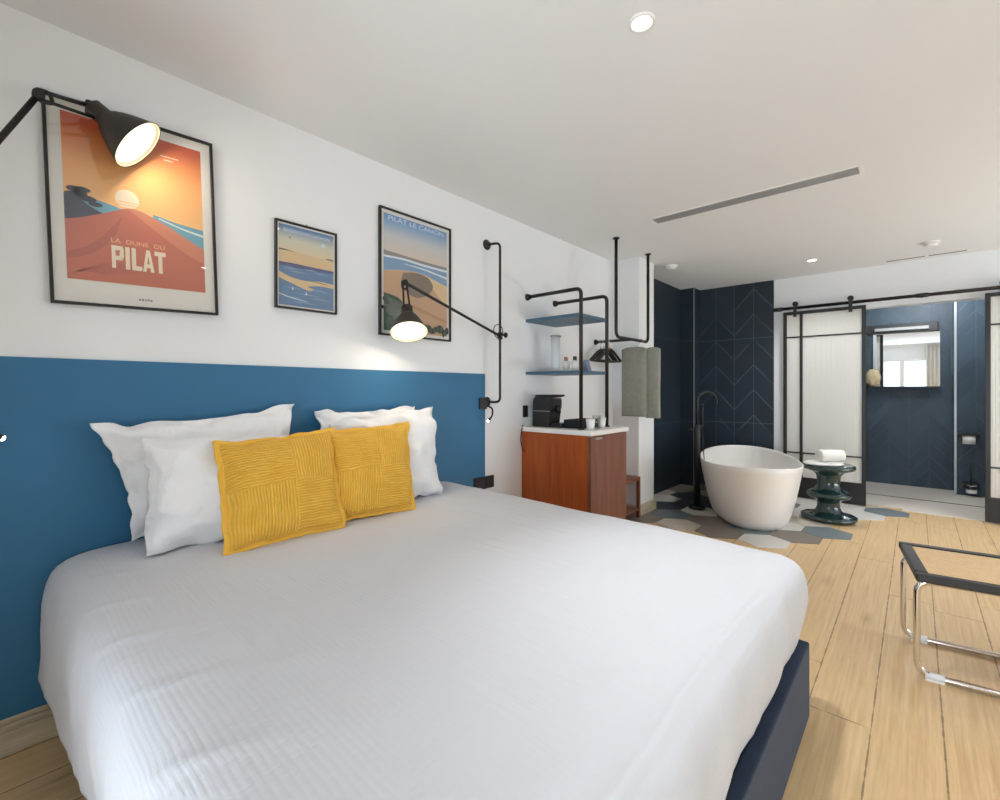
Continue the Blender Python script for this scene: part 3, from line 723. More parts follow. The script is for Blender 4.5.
def draw3(bm, y0, z0, y1, z1):
    W, Hh = y1-y0, z1-z0; p = lambda a, c: (y0+a*W, z0+c*Hh); F = p(0, 0)[1]
    poly3(bm, [p(0, 0), p(1, 0), p(1, 1), p(0, 1)], lay(0), 0)
    poly3(bm, under(curve([p(0, .685), p(.15, .68), p(.4, .672), p(.7, .665), p(1, .665)]), F), lay(1), 1)
    poly3(bm, under(curve([p(0, .635), p(.3, .645), p(.6, .64), p(1, .645)]), F), lay(2), 2)
    poly3(bm, band(curve([p(0, .64), p(.3, .65), p(.6, .64), p(1, .635)]), curve([p(0, .625), p(.3, .632), p(.6, .62), p(1, .615)])), lay(2.5), 3)
    poly3(bm, band(curve([p(.3, .605), p(.6, .60), p(.8, .585), p(1, .57)]), curve([p(.3, .60), p(.6, .588), p(.8, .57), p(1, .55)])), lay(2.6), 3)
    poly3(bm, under(curve([p(0, .51), p(.2, .535), p(.4, .55), p(.62, .545), p(.8, .515), p(1, .48)]), F), lay(3), 4)
    poly3(bm, under(curve([p(.62, .545), p(.8, .515), p(1, .48)]), p(0, .2)[1]), lay(3.3), 5)
    poly3(bm, under(curve([p(0, .505), p(.2, .53), p(.4, .545), p(.55, .53), p(.72, .45), p(.9, .34), p(1, .28)]), F), lay(3.6), 6)
    poly3(bm, curve([p(.28, .52), p(.5, .545), p(.68, .52), p(.76, .45), p(.68, .37), p(.52, .325), p(.38, .34), p(.26, .42), p(.28, .52)]), lay(4), 7)
    poly3(bm, under(curve([p(0, .32), p(.12, .31), p(.22, .29), p(.32, .22), p(.4, .16), p(.5, .11), p(.56, .06)]), F), lay(4.5), 8)
    r = random.Random(3)
    for k in range(46):
        a = r.random()*.5; c = r.random()*max(.05, .32-.5*a); q = p(a, c)
        poly3(bm, ell(q[0], q[1], .014+.014*r.random(), .010+.008*r.random(), 9), lay(5+.02*k), 8+(k % 2))
    for k in range(16):
        q = p(.55+.45*k/15, .03+.035*r.random()); poly3(bm, ell(q[0], q[1], .014, .018+.012*r.random(), 8), lay(6+.02*k), 8+(k % 2))
def letters3(bm):
    text_into(bm, 'PILAT LE CANON', -.205, .297, .026, .41, lay(8), 0, .005)
    return [('title_lettering', bm, INK['letter'])]
poster(1.7315, 1.869, .529, .721, 0, 'large framed blue sky and sand dune poster behind the right lamp', draw3,
       [SKY3, INK['haze'], INK['ocean'], INK['pale'], INK['sand'], INK['sandlit'], INK['tan'], INK['grove'], INK['green'], INK['darkgreen']], (.020, .020, .020, .020), letters3)

# ------------------------------------------------------------------ wall lamps
def wall_lamp(label, yr, side, piv, elbow, cen, nrm, z0, z1):
    xr = AX+.10; t = thing('swing_arm_wall_lamp', label, 'wall lamp', (AX, yr, (z0+z1)/2), group=None)
    cen, nrm, elbow, piv = Vector(cen), Vector(nrm).normalized(), Vector(elbow), Vector(piv)
    fl = .03*side   # flange sits slightly beside the rod
    obj('rod', add_tube(B(), round_path([(AX+.012, yr-fl, z1), (xr, yr, z1), (xr, yr, z0), (AX+.012, yr-fl, z0)], .035, 8), .0085, 14), M['pipe'], t)
    for z in (z0, z1):
        obj('flange', add_lathe(B(), [(.036, 0), (.036, .006), (.030, .012), (.016, .016), (.014, .03)], 28, frame_to((AX, yr-fl, z), (1, 0, 0))), M['black'], t)
    b = B(); add_cyl(b, (xr, yr, piv.z-.024), (xr, yr, piv.z+.024), .017); add_cyl(b, (xr+.005, yr, piv.z), (piv.x, piv.y, piv.z), .015)
    obj('clamp', b, M['black'], t)
    obj('knob', add_lathe(B(), [(.007, 0), (.007, .035), (.017, .037), (.02, .043), (.017, .052), (.008, .055)], 24, frame_to((xr, yr, piv.z+.008), (.35, side*.94, 0))), M['pipe'], t)
    b = B(); c0 = piv+Vector((.004, -.012*side, .028)); add_tube(b, [c0+Vector((0, .046*math.cos(a), .046*math.sin(a))) for a in [2*PI*k/24 for k in range(24)]], .003, 8, True)
    obj('cable_loop', b, M['black'], t)
    obj('arm', add_tube(B(), [piv, elbow], .0088, 12), M['black'], t)
    top = cen-nrm*.152                             # rear end of the shade neck
    d = (top-elbow).normalized(); sidev = d.cross(Vector((1, 0, 0))).normalized()
    b = B()
    pts = [elbow+sidev*.018, elbow+sidev*.018+d*.035, elbow-sidev*.018+d*.035, elbow-sidev*.018, elbow-d*.012]
    add_tube(b, round_path(pts+[pts[0]], .012, 4), .006, 8); add_cyl(b, elbow-Vector((.012, 0, 0)), elbow+Vector((.012, 0, 0)), .015)
    obj('elbow_joint', b, M['black'], t)
    for s in (-1, 1):
        o = obj('link_rod', add_tube(B(), [elbow+sidev*.012*s, top+sidev*.022*s+nrm*.012], .0055, 10), M['black'], t)
    b = B(); q = top+nrm*.01
    add_tube(b, round_path([q+sidev*.026, q+sidev*.026-d*.02-nrm*.015, q-sidev*.026-d*.02-nrm*.015, q-sidev*.026, q+sidev*.026], .012, 4), .0055, 8)
    add_cyl(b, top-nrm*.01, top+nrm*.03, .018); obj('shade_bracket', b, M['black'], t)
    mt = frame_to(cen, -nrm)
    prof = [(.102, 0), (.0985, .006), (.088, .030), (.074, .060), (.058, .088), (.044, .108), (.034, .118), (.032, .122), (.032, .165), (.026, .170)]
    inner = [(.099, .001), (.095, .008), (.085, .031), (.071, .060), (.055, .087), (.041, .106), (.03, .114)]
    b = B(); add_lathe(b, prof, 48, mt, cap0=False); add_lathe(b, list(inner), 48, mt, cap0=False, mi=1)
    n = 48
    # close the rim between outer and inner skins
    bm = b; bm.verts.ensure_lookup_table()
    o0 = bm.verts[0:n]; i0 = bm.verts[len(prof)*n:len(prof)*n+n]
    for k in range(n): bm.faces.new((o0[k], i0[k], i0[(k+1) % n], o0[(k+1) % n]))
    obj('lamp_shade', b, [M['shade'], M['shade_in']], t, recalc=False)
    b = B(); add_lathe(b, [(.0005, .006), (.05, .0065), (.089, .009), (.087, .014), (.0005, .014)], 40, mt, cap0=False, cap1=False)
    o = obj('light_disc', b, M['lamp_glow'], t); o['label'] = 'glowing warm white lamp disc'
    # the lamp's own light
    ld = bpy.data.lights.new('lamp_light', 'AREA'); ld.shape = 'DISK'; ld.size = .165; ld.energy = 1.15; ld.color = (1, .86, .68)
    lo = bpy.data.objects.new('lamp_light', ld); COL.objects.link(lo)
    lo.matrix_world = frame_to(cen-nrm*.0045, -nrm)
    return t
wall_lamp('black swing arm wall lamp over the orange poster, shade tilted sideways', -.18, -1, (-2.125, -.165, 1.575), (-2.085, .112, 2.142),
          (-2.102, .372, 2.089), (.293, .73, -.618), 1.115, 2.23)
wall_lamp('black swing arm wall lamp on the right rod, shade hanging over the blue poster', 2.376, 1, (-2.125, 2.352, 1.572), (-2.085, 1.536, 1.789),
          (-2.045, 1.536, 1.512), (.397, -.208, -.894), 1.115, 2.215)

def reading_light(label, pts, tip_dir):
    t = thing('reading_light', label, 'reading light', pts[0])
    obj('flexible_neck', add_tube(B(), round_path(pts, .03, 6), .006, 10), M['pipe'], t)
    p = Vector(pts[-1]); d = Vector(tip_dir).normalized()
    obj('lamp_head', add_lathe(B(), [(.006, -.02), (.010, -.008), (.010, .012), (.009, .0125)], 20, frame_to(p, d), cap1=True), M['black'], t)
    obj('led_lens', add_lathe(B(), [(.0005, .0128), (.0085, .0128), (.006, .016), (.0005, .017)], 16, frame_to(p, d), cap0=False, cap1=False), M['led_glow'], t)
reading_light('tiny gooseneck reading light glowing under the right lamp rod', [(AX+.02, 2.346, 1.085), (AX+.06, 2.345, 1.07), (AX+.075, 2.325, 1.02), (AX+.08, 2.285, .995)], (.15, -.8, -.5))
reading_light('tiny gooseneck reading light glowing at the left picture edge on the blue headboard', [(AX+.012, -.06, 1.10), (AX+.06, -.05, 1.085), (AX+.08, -.01, 1.06), (AX+.087, .026, 1.052)], (.3, .8, -.45))

def wall_plate(label, y0, y1, z0, z1, x, toggles, name='switch_plate', cat='switch'):
    t = thing(name, label, cat, (x, (y0+y1)/2, (z0+z1)/2))
    obj('plate', add_box(B(), (x, y0, z0), (x+.010, y1, z1), .003), M['blackplastic'], t)
    w = (y1-y0)/toggles
    for k in range(toggles):
        obj('rocker' if cat == 'switch' else 'outlet', add_box(B(), (x+.0095, y0+w*k+w*.16, z0+(z1-z0)*.2), (x+.0125, y0+w*(k+1)-w*.16, z1-(z1-z0)*.2), .001), M['black'], t)
wall_plate('black switch plate on the right edge of the blue headboard', 2.256, 2.328, 1.066, 1.146, AX+.012, 1)
wall_plate('black double socket low beside the headboard, just above the bed', 2.205, 2.40, .515, .60, AX+.0125, 2, 'socket_plate', 'socket')
wall_plate('black switch plate on the white wall left of the coffee machine', 2.745, 2.80, .99, 1.08, AX, 1)

# ------------------------------------------------------------------ minibar cabinet
cab = thing('minibar_cabinet', 'orange cherry wood minibar cabinet with a white worktop', 'cabinet', (-1.94, 2.99, 0))
CX, CY0, CY1, CZ = -1.622, 2.722, 3.265, .920
b = B(); add_box(b, (AX, CY0+.012, .0), (CX-.035, CY1-.012, CZ-.0345), .002)
obj('body', b, M['orange_wood'], cab)
dr = obj('door', add_box(B(), (CX-.033, CY0+.014, .05), (CX-.012, CY1-.014, CZ-.040), .002), M['brown_wood'], cab)
obj('handle', add_box(B(), (CX-.0145, CY0+.07, CZ-.062), (CX-.002, CY0+.15, CZ-.05), .001), M['trim_metal'], dr)
obj('worktop', add_box(B(), (AX, CY0, CZ-.034), (CX, CY1, CZ), .004), M['top'], cab)
obj('cable', add_tube(B(), round_path([(AX+.006, CY0+.02, CZ+.01), (AX+.02, CY0-.012, CZ-.02), (AX+.012, CY0-.016, .82), (AX+.02, CY0-.006, .76), (AX+.03, CY0+.02, .72)], .04, 6), .004, 8), M['pipe'], cab)

# pipe shelf standing on the worktop
sh = thing('pipe_shelf', 'black pipe wall shelf with two blue boards above the cabinet', 'shelf', (-1.99, 2.97, CZ))
XP = -1.752
for y in (2.800, 3.165):
    p = obj('pipe_frame', add_tube(B(), round_path([(AX+.004, y, 1.915), (XP, y, 1.915), (XP, y, CZ)], .045, 8), .0135, 16), M['pipe'], sh)
    obj('flange', add_lathe(B(), [(.026, 0), (.026, .010), (.019, .013), (.019, .03)], 24, frame_to((AX, y, 1.915), (1, 0, 0))), M['black'], p)
    obj('foot_flange', add_lathe(B(), [(.022, 0), (.022, .008), (.015, .010)], 24, frame_to((XP, y, CZ), (0, 0, 1))), M['black'], p)
for z in (1.742, 1.338):
    obj('shelf_board', add_box(B(), (AX, 2.782, z-.022), (XP-.002, 3.183, z), .002), M['shelfblue'], sh)
ZS = 1.338
jar = thing('tall_canister', 'tall clear cup dispenser tube on the lower shelf', 'canister', (-2.09, 2.97, ZS))
obj('tube', add_lathe(B(), [(.032, .0), (.034, .004), (.034, .275), (.030, .275)], 28, Matrix.Translation((-2.09, 2.97, ZS))), M['clear_white'], jar)
obj('lid', add_lathe(B(), [(.045, .2755), (.045, .283), (.03, .288)], 28, Matrix.Translation((-2.09, 2.97, ZS))), M['grey_metal'], jar)
for k, (x, y) in enumerate(((-2.05, 3.055), (-1.96, 3.045))):
    bt = thing('amenity_bottle', ['small white bottle with tan cap beside the tall tube on the lower shelf', 'small white bottle with dark brown cap nearest the pipe on the lower shelf'][k], 'bottle', (x, y, ZS), group='bottles on the lower shelf')
    T = Matrix.Translation((x, y, ZS))
    obj('bottle_body', add_lathe(B(), [(.026, 0), (.028, .004), (.028, .07), (.02, .085), (.012, .09)], 24, T), M['ceramic_white'], bt)
    obj('cap', add_lathe(B(), [(.015, .0905), (.015, .118), (.012, .121)], 20, T), M['orange_cap'] if k == 0 else M['darkcup'], bt)
pk = thing('folded_card', 'small blue grey leaflet standing at the right end of the lower shelf', 'card', (-1.90, 3.11, ZS))
b = B(); add_prism(b, [(-.035, 0), (.035, 0), (.006, .095), (-.006, .095)], -.028, .028, mat=Matrix.Translation((-1.90, 3.11, ZS)) @ Matrix.Rotation(PI/2, 4, 'X'))
obj('leaflet', b, M['bluegrey_glass'], pk)

# coffee machine
cm = thing('coffee_machine', 'black capsule coffee machine on the white worktop', 'coffee machine', (-2.06, 2.85, CZ))
cx0, cx1, cy0, cy1 = -2.185, -2.0, 2.80, 2.93
def solid_profile(poly, y0, y1, bev=.004):
    b = B(); add_prism(b, poly, -y1, -y0, mat=Matrix.Rotation(PI/2, 4, 'X'))
    bmesh.ops.bevel(b, geom=b.edges[:], offset=bev, segments=2, affect='EDGES'); return b
z = CZ
obj('housing', solid_profile([(cx0, z), (cx1-.02, z), (cx1-.02, z+.13), (cx1, z+.14), (cx1, z+.215), (cx0+.02, z+.228), (cx0, z+.20)], cy0, cy1, .006), M['blackplastic'], cm)
obj('lever', solid_profile([(cx0+.01, z+.229), (cx1-.01, z+.221), (cx1+.035, z+.232), (cx1+.03, z+.245), (cx0+.02, z+.243)], cy0+.01, cy1-.01, .003), M['black'], cm)
obj('side_panel_line', add_box(B(), (cx0+.01, cy0-.002, z+.118), (cx1-.02, cy0+.001, z+.122)), M['grey_metal'], cm)
obj('spout', add_cyl(B(), (cx1+.012, (cy0+cy1)/2, z+.105), (cx1+.012, (cy0+cy1)/2, z+.165), .018), M['black'], cm)
obj('drip_tray', add_box(B(), (cx1-.019, cy0+.015, z), (cx1+.075, cy1-.015, z+.035), .006), M['blackplastic'], cm)
obj('water_tank', add_box(B(), (cx0-.034, cy0+.03, z), (cx0-.001, cy1-.02, z+.165), .006), M['clear'], cm)
tr = thing('capsule_tray', 'flat black tray box between coffee machine and cups', 'tray', (-1.86, 2.90, CZ))
b = B(); bx0, bx1, by0, by1 = -1.92, -1.785, 2.835, 3.09
add_box(b, (bx0, by0, z), (bx1, by1, z+.008)); 
for lo, hi in (((bx0, by0), (bx0+.006, by1)), ((bx1-.006, by0), (bx1, by1)), ((bx0+.006, by0), (bx1-.006, by0+.006)), ((bx0+.006, by1-.006), (bx1-.006, by1))):
    add_box(b, (lo[0], lo[1], z+.008), (hi[0], hi[1], z+.062))
obj('tray_box', b, M['blackplastic'], tr)
obj('contents', add_box(B(), (bx0+.008, by0+.008, z+.009), (bx1-.008, by1-.008, z+.05), .002), M['orange_cap'], tr)
def cup(x, y, label, hgt=.074):
    t = thing('cup', label, 'cup', (x, y, CZ), group='white cups on the worktop')
    T = Matrix.Translation((x, y, CZ))
    obj('cup_body', add_lathe(B(), [(.022, 0), (.026, .003), (.034, hgt), (.0315, hgt), (.024, .008), (.001, .007)], 28, T, cap1=False), M['ceramic_white'], t)
    a = [Vector((x-.012, y+.028+.018*math.sin(q), CZ+hgt*.55+.020*math.cos(q))) for q in [PI*k/10 for k in range(11)]]
    obj('handle', add_tube(B(), a, .0035, 8), M['ceramic_white'], t)
cup(-1.715, 2.865, 'white cup on the worktop next to the black tray')
cup(-1.735, 3.055, 'white cup on the worktop nearest the right pipe')
gl = thing('drinking_glass', 'clear glass between the two white cups on the worktop', 'glass', (-1.725, 2.965, CZ))
obj('glass_body', add_lathe(B(), [(.024, 0), (.03, .095), (.0285, .095), (.023, .006), (.001, .006)], 28, Matrix.Translation((-1.725, 2.965, CZ)), cap1=False), M['clear'], gl)

# luggage bench
lb = thing('luggage_bench', 'low cherry wood luggage bench between cabinet and wall stub', 'bench', (-2.08, 3.7, 0))
LX0, LX1, LY0, LY1 = AX+.02, -1.925, 3.28, 4.115
obj('bench_top', add_box(B(), (LX0, LY0, .352), (LX1, LY1, .385), .003), M['brown_wood'], lb)
for x in (LX0, LX1-.03):
    for y in (LY0, LY1-.03):
        obj('leg', add_box(B(), (x, y, 0), (x+.03, y+.03, .352), .002), M['brown_wood'], lb)
obj('bottom_shelf', add_box(B(), (LX0+.005, LY0+.031, .07), (LX1-.005, LY1-.031, .09), .002), M['brown_wood'], lb)

# ceiling hung clothes rail
cr = thing('clothes_rail', 'black pipe clothes rail hanging from the ceiling', 'clothes rail', (-1.868, 3.84, H))
XRL, ZR = -1.868, 1.645
obj('trapeze_pipe', add_tube(B(), round_path([(XRL, 3.53, H-.003), (XRL, 3.53, ZR), (XRL, 4.15, ZR), (XRL, 4.15, H-.003)], .06, 8), .0135, 16), M['pipe'], cr)
obj('wall_pipe', add_tube(B(), [(AX+.004, 3.82, ZR), (XRL-.012, 3.82, ZR)], .0125, 16), M['pipe'], cr)
for y in (3.53, 4.15): obj('ceiling_flange', add_lathe(B(), [(.028, 0), (.028, .008), (.02, .010)], 24, frame_to((XRL, y, H), (0, 0, -1))), M['black'], cr)
obj('wall_flange', add_lathe(B(), [(.026, 0), (.026, .010), (.019, .012), (.019, .025)], 24, frame_to((AX, 3.82, ZR), (1, 0, 0))), M['black'], cr)
def hanger_shape(cx, cy, zr, ang, half=.205):
    """hook and triangular yoke hanging on a rail that runs along the local normal"""
    d = Vector((math.sin(ang), math.cos(ang), 0)); c = Vector((cx, cy, zr))
    hook = [c+Vector((0, 0, .0165))*1+d*.0]
    hk = [c+d*(.0185*math.cos(a))+Vector((0, 0, .0185*math.sin(a))) for a in [math.radians(-40+22*k) for k in range(11)]]
    hk = list(reversed(hk)); hk = hk[::-1]
    neck = c+Vector((0, 0, -.072))
    hk2 = hk+[c+d*(-.010)+Vector((0, 0, -.028)), neck]
    hook = B(); add_tube(hook, hk2, .0022, 8)
    y = B(); zt = neck
    L, Rr = zt-d*half+Vector((0, 0, -.105)), zt+d*half+Vector((0, 0, -.105))
    nn = Vector((d.y, -d.x, 0))
    for q in (L, Rr):
        pts = [zt+Vector((0, 0, .0)), zt+(q-zt)*.35+Vector((0, 0, .012)), zt+(q-zt)*.75+Vector((0, 0, .006)), q]
        add_tube(y, round_path(pts, .05, 5), .0115, 10)
    bar = B(); add_tube(bar, [L+d*.02+Vector((0, 0, -.005)), Rr-d*.02+Vector((0, 0, -.005))], .0075, 10)
    return hook, y, bar
hl = ['black hanger on the wall pipe, closest to the wall', 'black hanger on the wall pipe, second from the wall', 'black hanger on the wall pipe, third from the wall', 'black hanger on the wall pipe, furthest from the wall']
for k, x in enumerate((-2.175, -2.144, -2.113, -2.082)):
    hook, y, bar = hanger_shape(x, 3.82, ZR, math.radians((-2, 1, -1, 1)[k]), .195)
    t = thing('coat_hanger', hl[k], 'hanger', (x, 3.82, ZR), group='black coat hangers')
    obj('hook', hook, M['chrome'], t); obj('yoke', y, M['black'], t); obj('trouser_bar', bar, M['black'], t)
# grey robe folded on the rail
rb = thing('grey_robe', 'sage grey folded robe hanging from the ceiling rail', 'robe', (XRL, 4.0, ZR))
def slab_cloth(x0, x1, y, z0, z1, th, seed, nx=24, nz=40):
    bm = bmesh.new(); F = {}
    for side in (1, -1):
        for i in range(nx+1):
            for j in range(nz+1):
                a, c = i/nx, j/nz; x = x0+(x1-x0)*a; zz = z0+(z1-z0)*c
                zz += .010*(1-abs(2*a-1)**3)*c**6-.012*abs(2*a-1)**3*c**6
                w = math.sqrt(max(0, 1-abs(2*a-1)**4))*min(1, (1-c)*6+.25)
                yy = y-side*(th/2*w+.003)+.010*noise.noise((a*3+seed, c*1.5, 0))+.006*noise.noise((a*9+seed, c*2, side))*(1-c*.5)
                x += .006*noise.noise((seed, c*4, 3))*(1 if a > .5 else -1)
                F[side, i, j] = bm.verts.new((x, yy, zz))
        for i in range(nx):
            for j in range(nz):
                f = bm.faces.new([F[side, i, j], F[side, i+1, j], F[side, i+1, j+1], F[side, i, j+1]]); f.smooth = True
    bd = [(i, 0) for i in range(nx)]+[(nx, j) for j in range(nz)]+[(i, nz) for i in range(nx, 0, -1)]+[(0, j) for j in range(nz, 0, -1)]
    for p, q in zip(bd, bd[1:]+bd[:1]):
        f = bm.faces.new([F[1, p[0], p[1]], F[1, q[0], q[1]], F[-1, q[0], q[1]], F[-1, p[0], p[1]]]); f.smooth = True
    return bm
obj('folded_front', slab_cloth(-2.06, -1.81, 4.005, .955, 1.585, .055, 2.0), M['grey_cloth'], rb)
obj('folded_sleeve', slab_cloth(-1.84, -1.70, 4.035, .945, 1.575, .05, 6.0, 14), M['grey_cloth'], rb)
hook, y, bar = hanger_shape(XRL, 4.0, ZR, PI/2, .17)
y.free(); bar.free()
obj('hanger_hook', hook, M['chrome'], rb)
obj('hanger_bar', add_tube(B(), round_path([(-2.0, 4.005, 1.545), (XRL, 4.01, 1.560), (-1.82, 4.012, 1.55)], .05, 5), .010, 10), M['black'], rb)

# ------------------------------------------------------------------ bath
TUBC, TUBA = Vector((-1.245, 5.06, .004)), math.radians(19)
def tub():
    t = thing('bathtub', 'white oval freestanding bathtub in front of the navy tiles', 'bathtub', TUBC, (0, 0, TUBA))
    n = 96; ex = 2.25
    def ring(bm, a, b_, z, lift=0):
        vs = []
        for k in range(n):
            q = 2*PI*k/n; c, s = math.cos(q), math.sin(q)
            x = a*math.copysign(abs(c)**(2/ex), c); y = b_*math.copysign(abs(s)**(2/ex), s)
            vs.append(bm.verts.new((x, y, z+lift*(y/b_)**2)))
        return vs
    b = B(); A, Bb, Z = .436, .875, .515
    outer = []
    for k in range(15):
        q = k/14; s = q**.62
        outer.append((A*(.70+.30*s), Bb*(.83+.17*s), Z*q))
    outer[0] = (A*.68, Bb*.815, .0)
    outer.insert(1, (A*.70, Bb*.83, .006))
    inner = [(A-.006, Bb-.006, Z+.006), (A-.016, Bb-.016, Z+.003), (A-.022, Bb-.022, Z-.02), (A-.045, Bb-.06, Z-.16), (A-.075, Bb-.13, Z-.30), (A-.11, Bb-.2, Z-.38), (A-.17, Bb-.3, Z-.405), (A*.3, Bb*.3, Z-.41), (.01, .02, Z-.412)]
    rs = [ring(b, a, c, z, .03*max(0, z/Z)**2) for a, c, z in outer+inner]
    for r1, r2 in zip(rs, rs[1:]):
        for k in range(n):
            f = b.faces.new((r1[k], r1[(k+1) % n], r2[(k+1) % n], r2[k])); f.smooth = True
    b.faces.new(list(reversed(rs[0]))); b.faces.new(rs[-1])
    obj('tub_shell', b, M['acrylic'], t, True)
    obj('drain', add_lathe(B(), [(.03, .104), (.03, .108), (.02, .110)], 24, Matrix()), M['chrome'], t, True)
tub()
fx, fy = -1.642, 4.80
fa = thing('floor_standing_tap', 'black floor standing bath tap beside the tub', 'tap', (fx, fy, .004))
obj('base_plate', add_lathe(B(), [(.08, 0), (.08, .03), (.072, .036), (.034, .038)], 32, Matrix.Translation((fx, fy, .004))), M['black'], fa)
obj('column', add_lathe(B(), [(.03, .037), (.03, .78), (.027, .80), (.027, .84), (.018, .845)], 28, Matrix.Translation((fx, fy, .004))), M['black'], fa)
dv = Vector((.75, .66, 0)).normalized(); P0 = Vector((fx, fy, .845))
arc = [P0, P0+Vector((0, 0, .22))]+[P0+Vector((0, 0, .24))+dv*(.095-.095*math.cos(q))+Vector((0, 0, .095*math.sin(q))) for q in [PI*k/14 for k in range(1, 15)]]
arc += [arc[-1]+Vector((0, 0, -.03))]
obj('spout', add_tube(B(), arc, .0125, 16), M['black'], fa)
b = B(); h0 = P0+dv*.05+Vector((0, 0, -.02)); add_tube(b, [h0, h0+Vector((0, 0, .20))], [.011, .011], 14); add_tube(b, [h0+Vector((0, 0, .2)), h0+Vector((0, 0, .235))], [.0115, .018], 14)
obj('hand_shower', b, M['black'], fa)
b = B(); add_tube(b, [P0+Vector((0, 0, -.03)), h0+Vector((0, 0, .02))], .010, 12); obj('holder', b, M['black'], fa)
b = B(); add_tube(b, round_path([P0-dv*.02+Vector((0, 0, -.045)), P0-dv*.085+Vector((0, 0, -.045))], .01), .012, 12); obj('lever', b, M['black'], fa)
hose = [h0, h0+Vector((.01, .0, -.2)), h0+Vector((.03, .01, -.5)), h0+Vector((.01, 0, -.62)), Vector((fx+.026, fy+.01, .30))]
obj('hose', add_tube(B(), round_path(hose, .12, 8), .0055, 8), M['black'], fa)

# green stool and towels
sx, sy = -.603, 5.215
st = thing('ceramic_stool', 'dark green glazed drum stool with three discs, beside the bathtub', 'stool', (sx, sy, .004))
prof = [(.20, 0), (.245, .006), (.258, .022), (.252, .042), (.22, .052), (.15, .062), (.118, .085), (.105, .12), (.104, .150), (.115, .182), (.15, .200), (.19, .212), (.204, .228), (.200, .248), (.165, .262),
        (.128, .280), (.108, .315), (.105, .36), (.112, .405), (.14, .440), (.20, .458), (.232, .466), (.240, .482), (.236, .502), (.22, .510), (.205, .506), (.001, .506)]
obj('stool_body', add_lathe(B(), [(r*.85 if r > .01 else r, z) for r, z in prof], 64, Matrix.Translation((sx, sy, .004)), cap1=False), M['green'], st)
zt = .514
def rolled(cx, cy, z, r, L, ang, label):
    t = thing('rolled_towel', label, 'towel', (cx, cy, z))
    d = Vector((math.cos(ang), math.sin(ang), 0)); pts = []; n = 84
    side = Vector((-d.y, d.x, 0)); b = B(); rows = []
    prof = []
    for k in range(n):       # rounded outer skin
        pass
    m = 16
    for i in range(m+1):
        u = i/m; e = abs(2*u-1); rr = r*(1-.10*e**8)
        c = Vector((cx, cy, z+r))+d*(u-.5)*L
        rows.append([b.verts.new(c+side*(rr*1.08*math.cos(q)*(1+.06*noise.noise((u*4, q, 1))))+Vector((0, 0, rr*.98*max(-.93, math.sin(q))*(1+.05*noise.noise((u*4, q, 4)))))) for q in [2*PI*k/40 for k in range(40)]])
    for a, c in zip(rows, rows[1:]):
        for k in range(40):
            f = b.faces.new((a[k], a[(k+1) % 40], c[(k+1) % 40], c[k])); f.smooth = True
    b.faces.new(list(reversed(rows[0]))); b.faces.new(rows[-1])
    obj('towel_roll', b, M['towel_white'], t)
    for s in (-1, 1):        # spiral edge on the ends
        sp = [Vector((cx, cy, z+r))+d*(s*(L/2+.001))+side*(rr_*math.cos(q))+Vector((0, 0, rr_*.95*math.sin(q))) for q, rr_ in [(k*.35, r*.08+r*.8*k/60) for k in range(60)]]
        obj('rolled_edge', add_tube(B(), sp, .006, 6), M['towel_white'], t)
rolled(sx+.015, sy-.01, zt+.024, .056, .205, math.radians(38), 'white towel roll on top of the green stool')
def crumpled(cx, cy, z, rx, ry, h, ang, label):
    bm = bmesh.new(); n, m = 48, 14; rows = []
    for i in range(m+1):
        u = i/m
        row = []
        for k in range(n):
            q = 2*PI*k/n; w = 1+.16*noise.noise((math.cos(q)*1.5, math.sin(q)*1.5, 3))
            a, bq = rx*w, ry*w
            rad = math.cos(u*PI/2)**.6 if i < m else 0.02
            zz = z+h*math.sin(u*PI/2)*(1+.5*noise.noise((math.cos(q)*rad*3, math.sin(q)*rad*3, 7)))+.004
            x, y = a*rad*math.cos(q), bq*rad*math.sin(q)
            row.append(bm.verts.new((cx+x*math.cos(ang)-y*math.sin(ang), cy+x*math.sin(ang)+y*math.cos(ang), max(z+.0005, zz) if i else z+.0005)))
        rows.append(row)
    for a, c in zip(rows, rows[1:]):
        for k in range(n):
            f = bm.faces.new((a[k], a[(k+1) % n], c[(k+1) % n], c[k])); f.smooth = True
    bm.faces.new(list(reversed(rows[0]))); bm.faces.new(rows[-1])
    return tag(obj('folded_towel', bm, M['towel_white']), label, 'towel')
crumpled(sx-.035, sy-.01, zt-.0035, .165, .115, .026, math.radians(35), 'white folded towel lying under the towel roll on the stool')

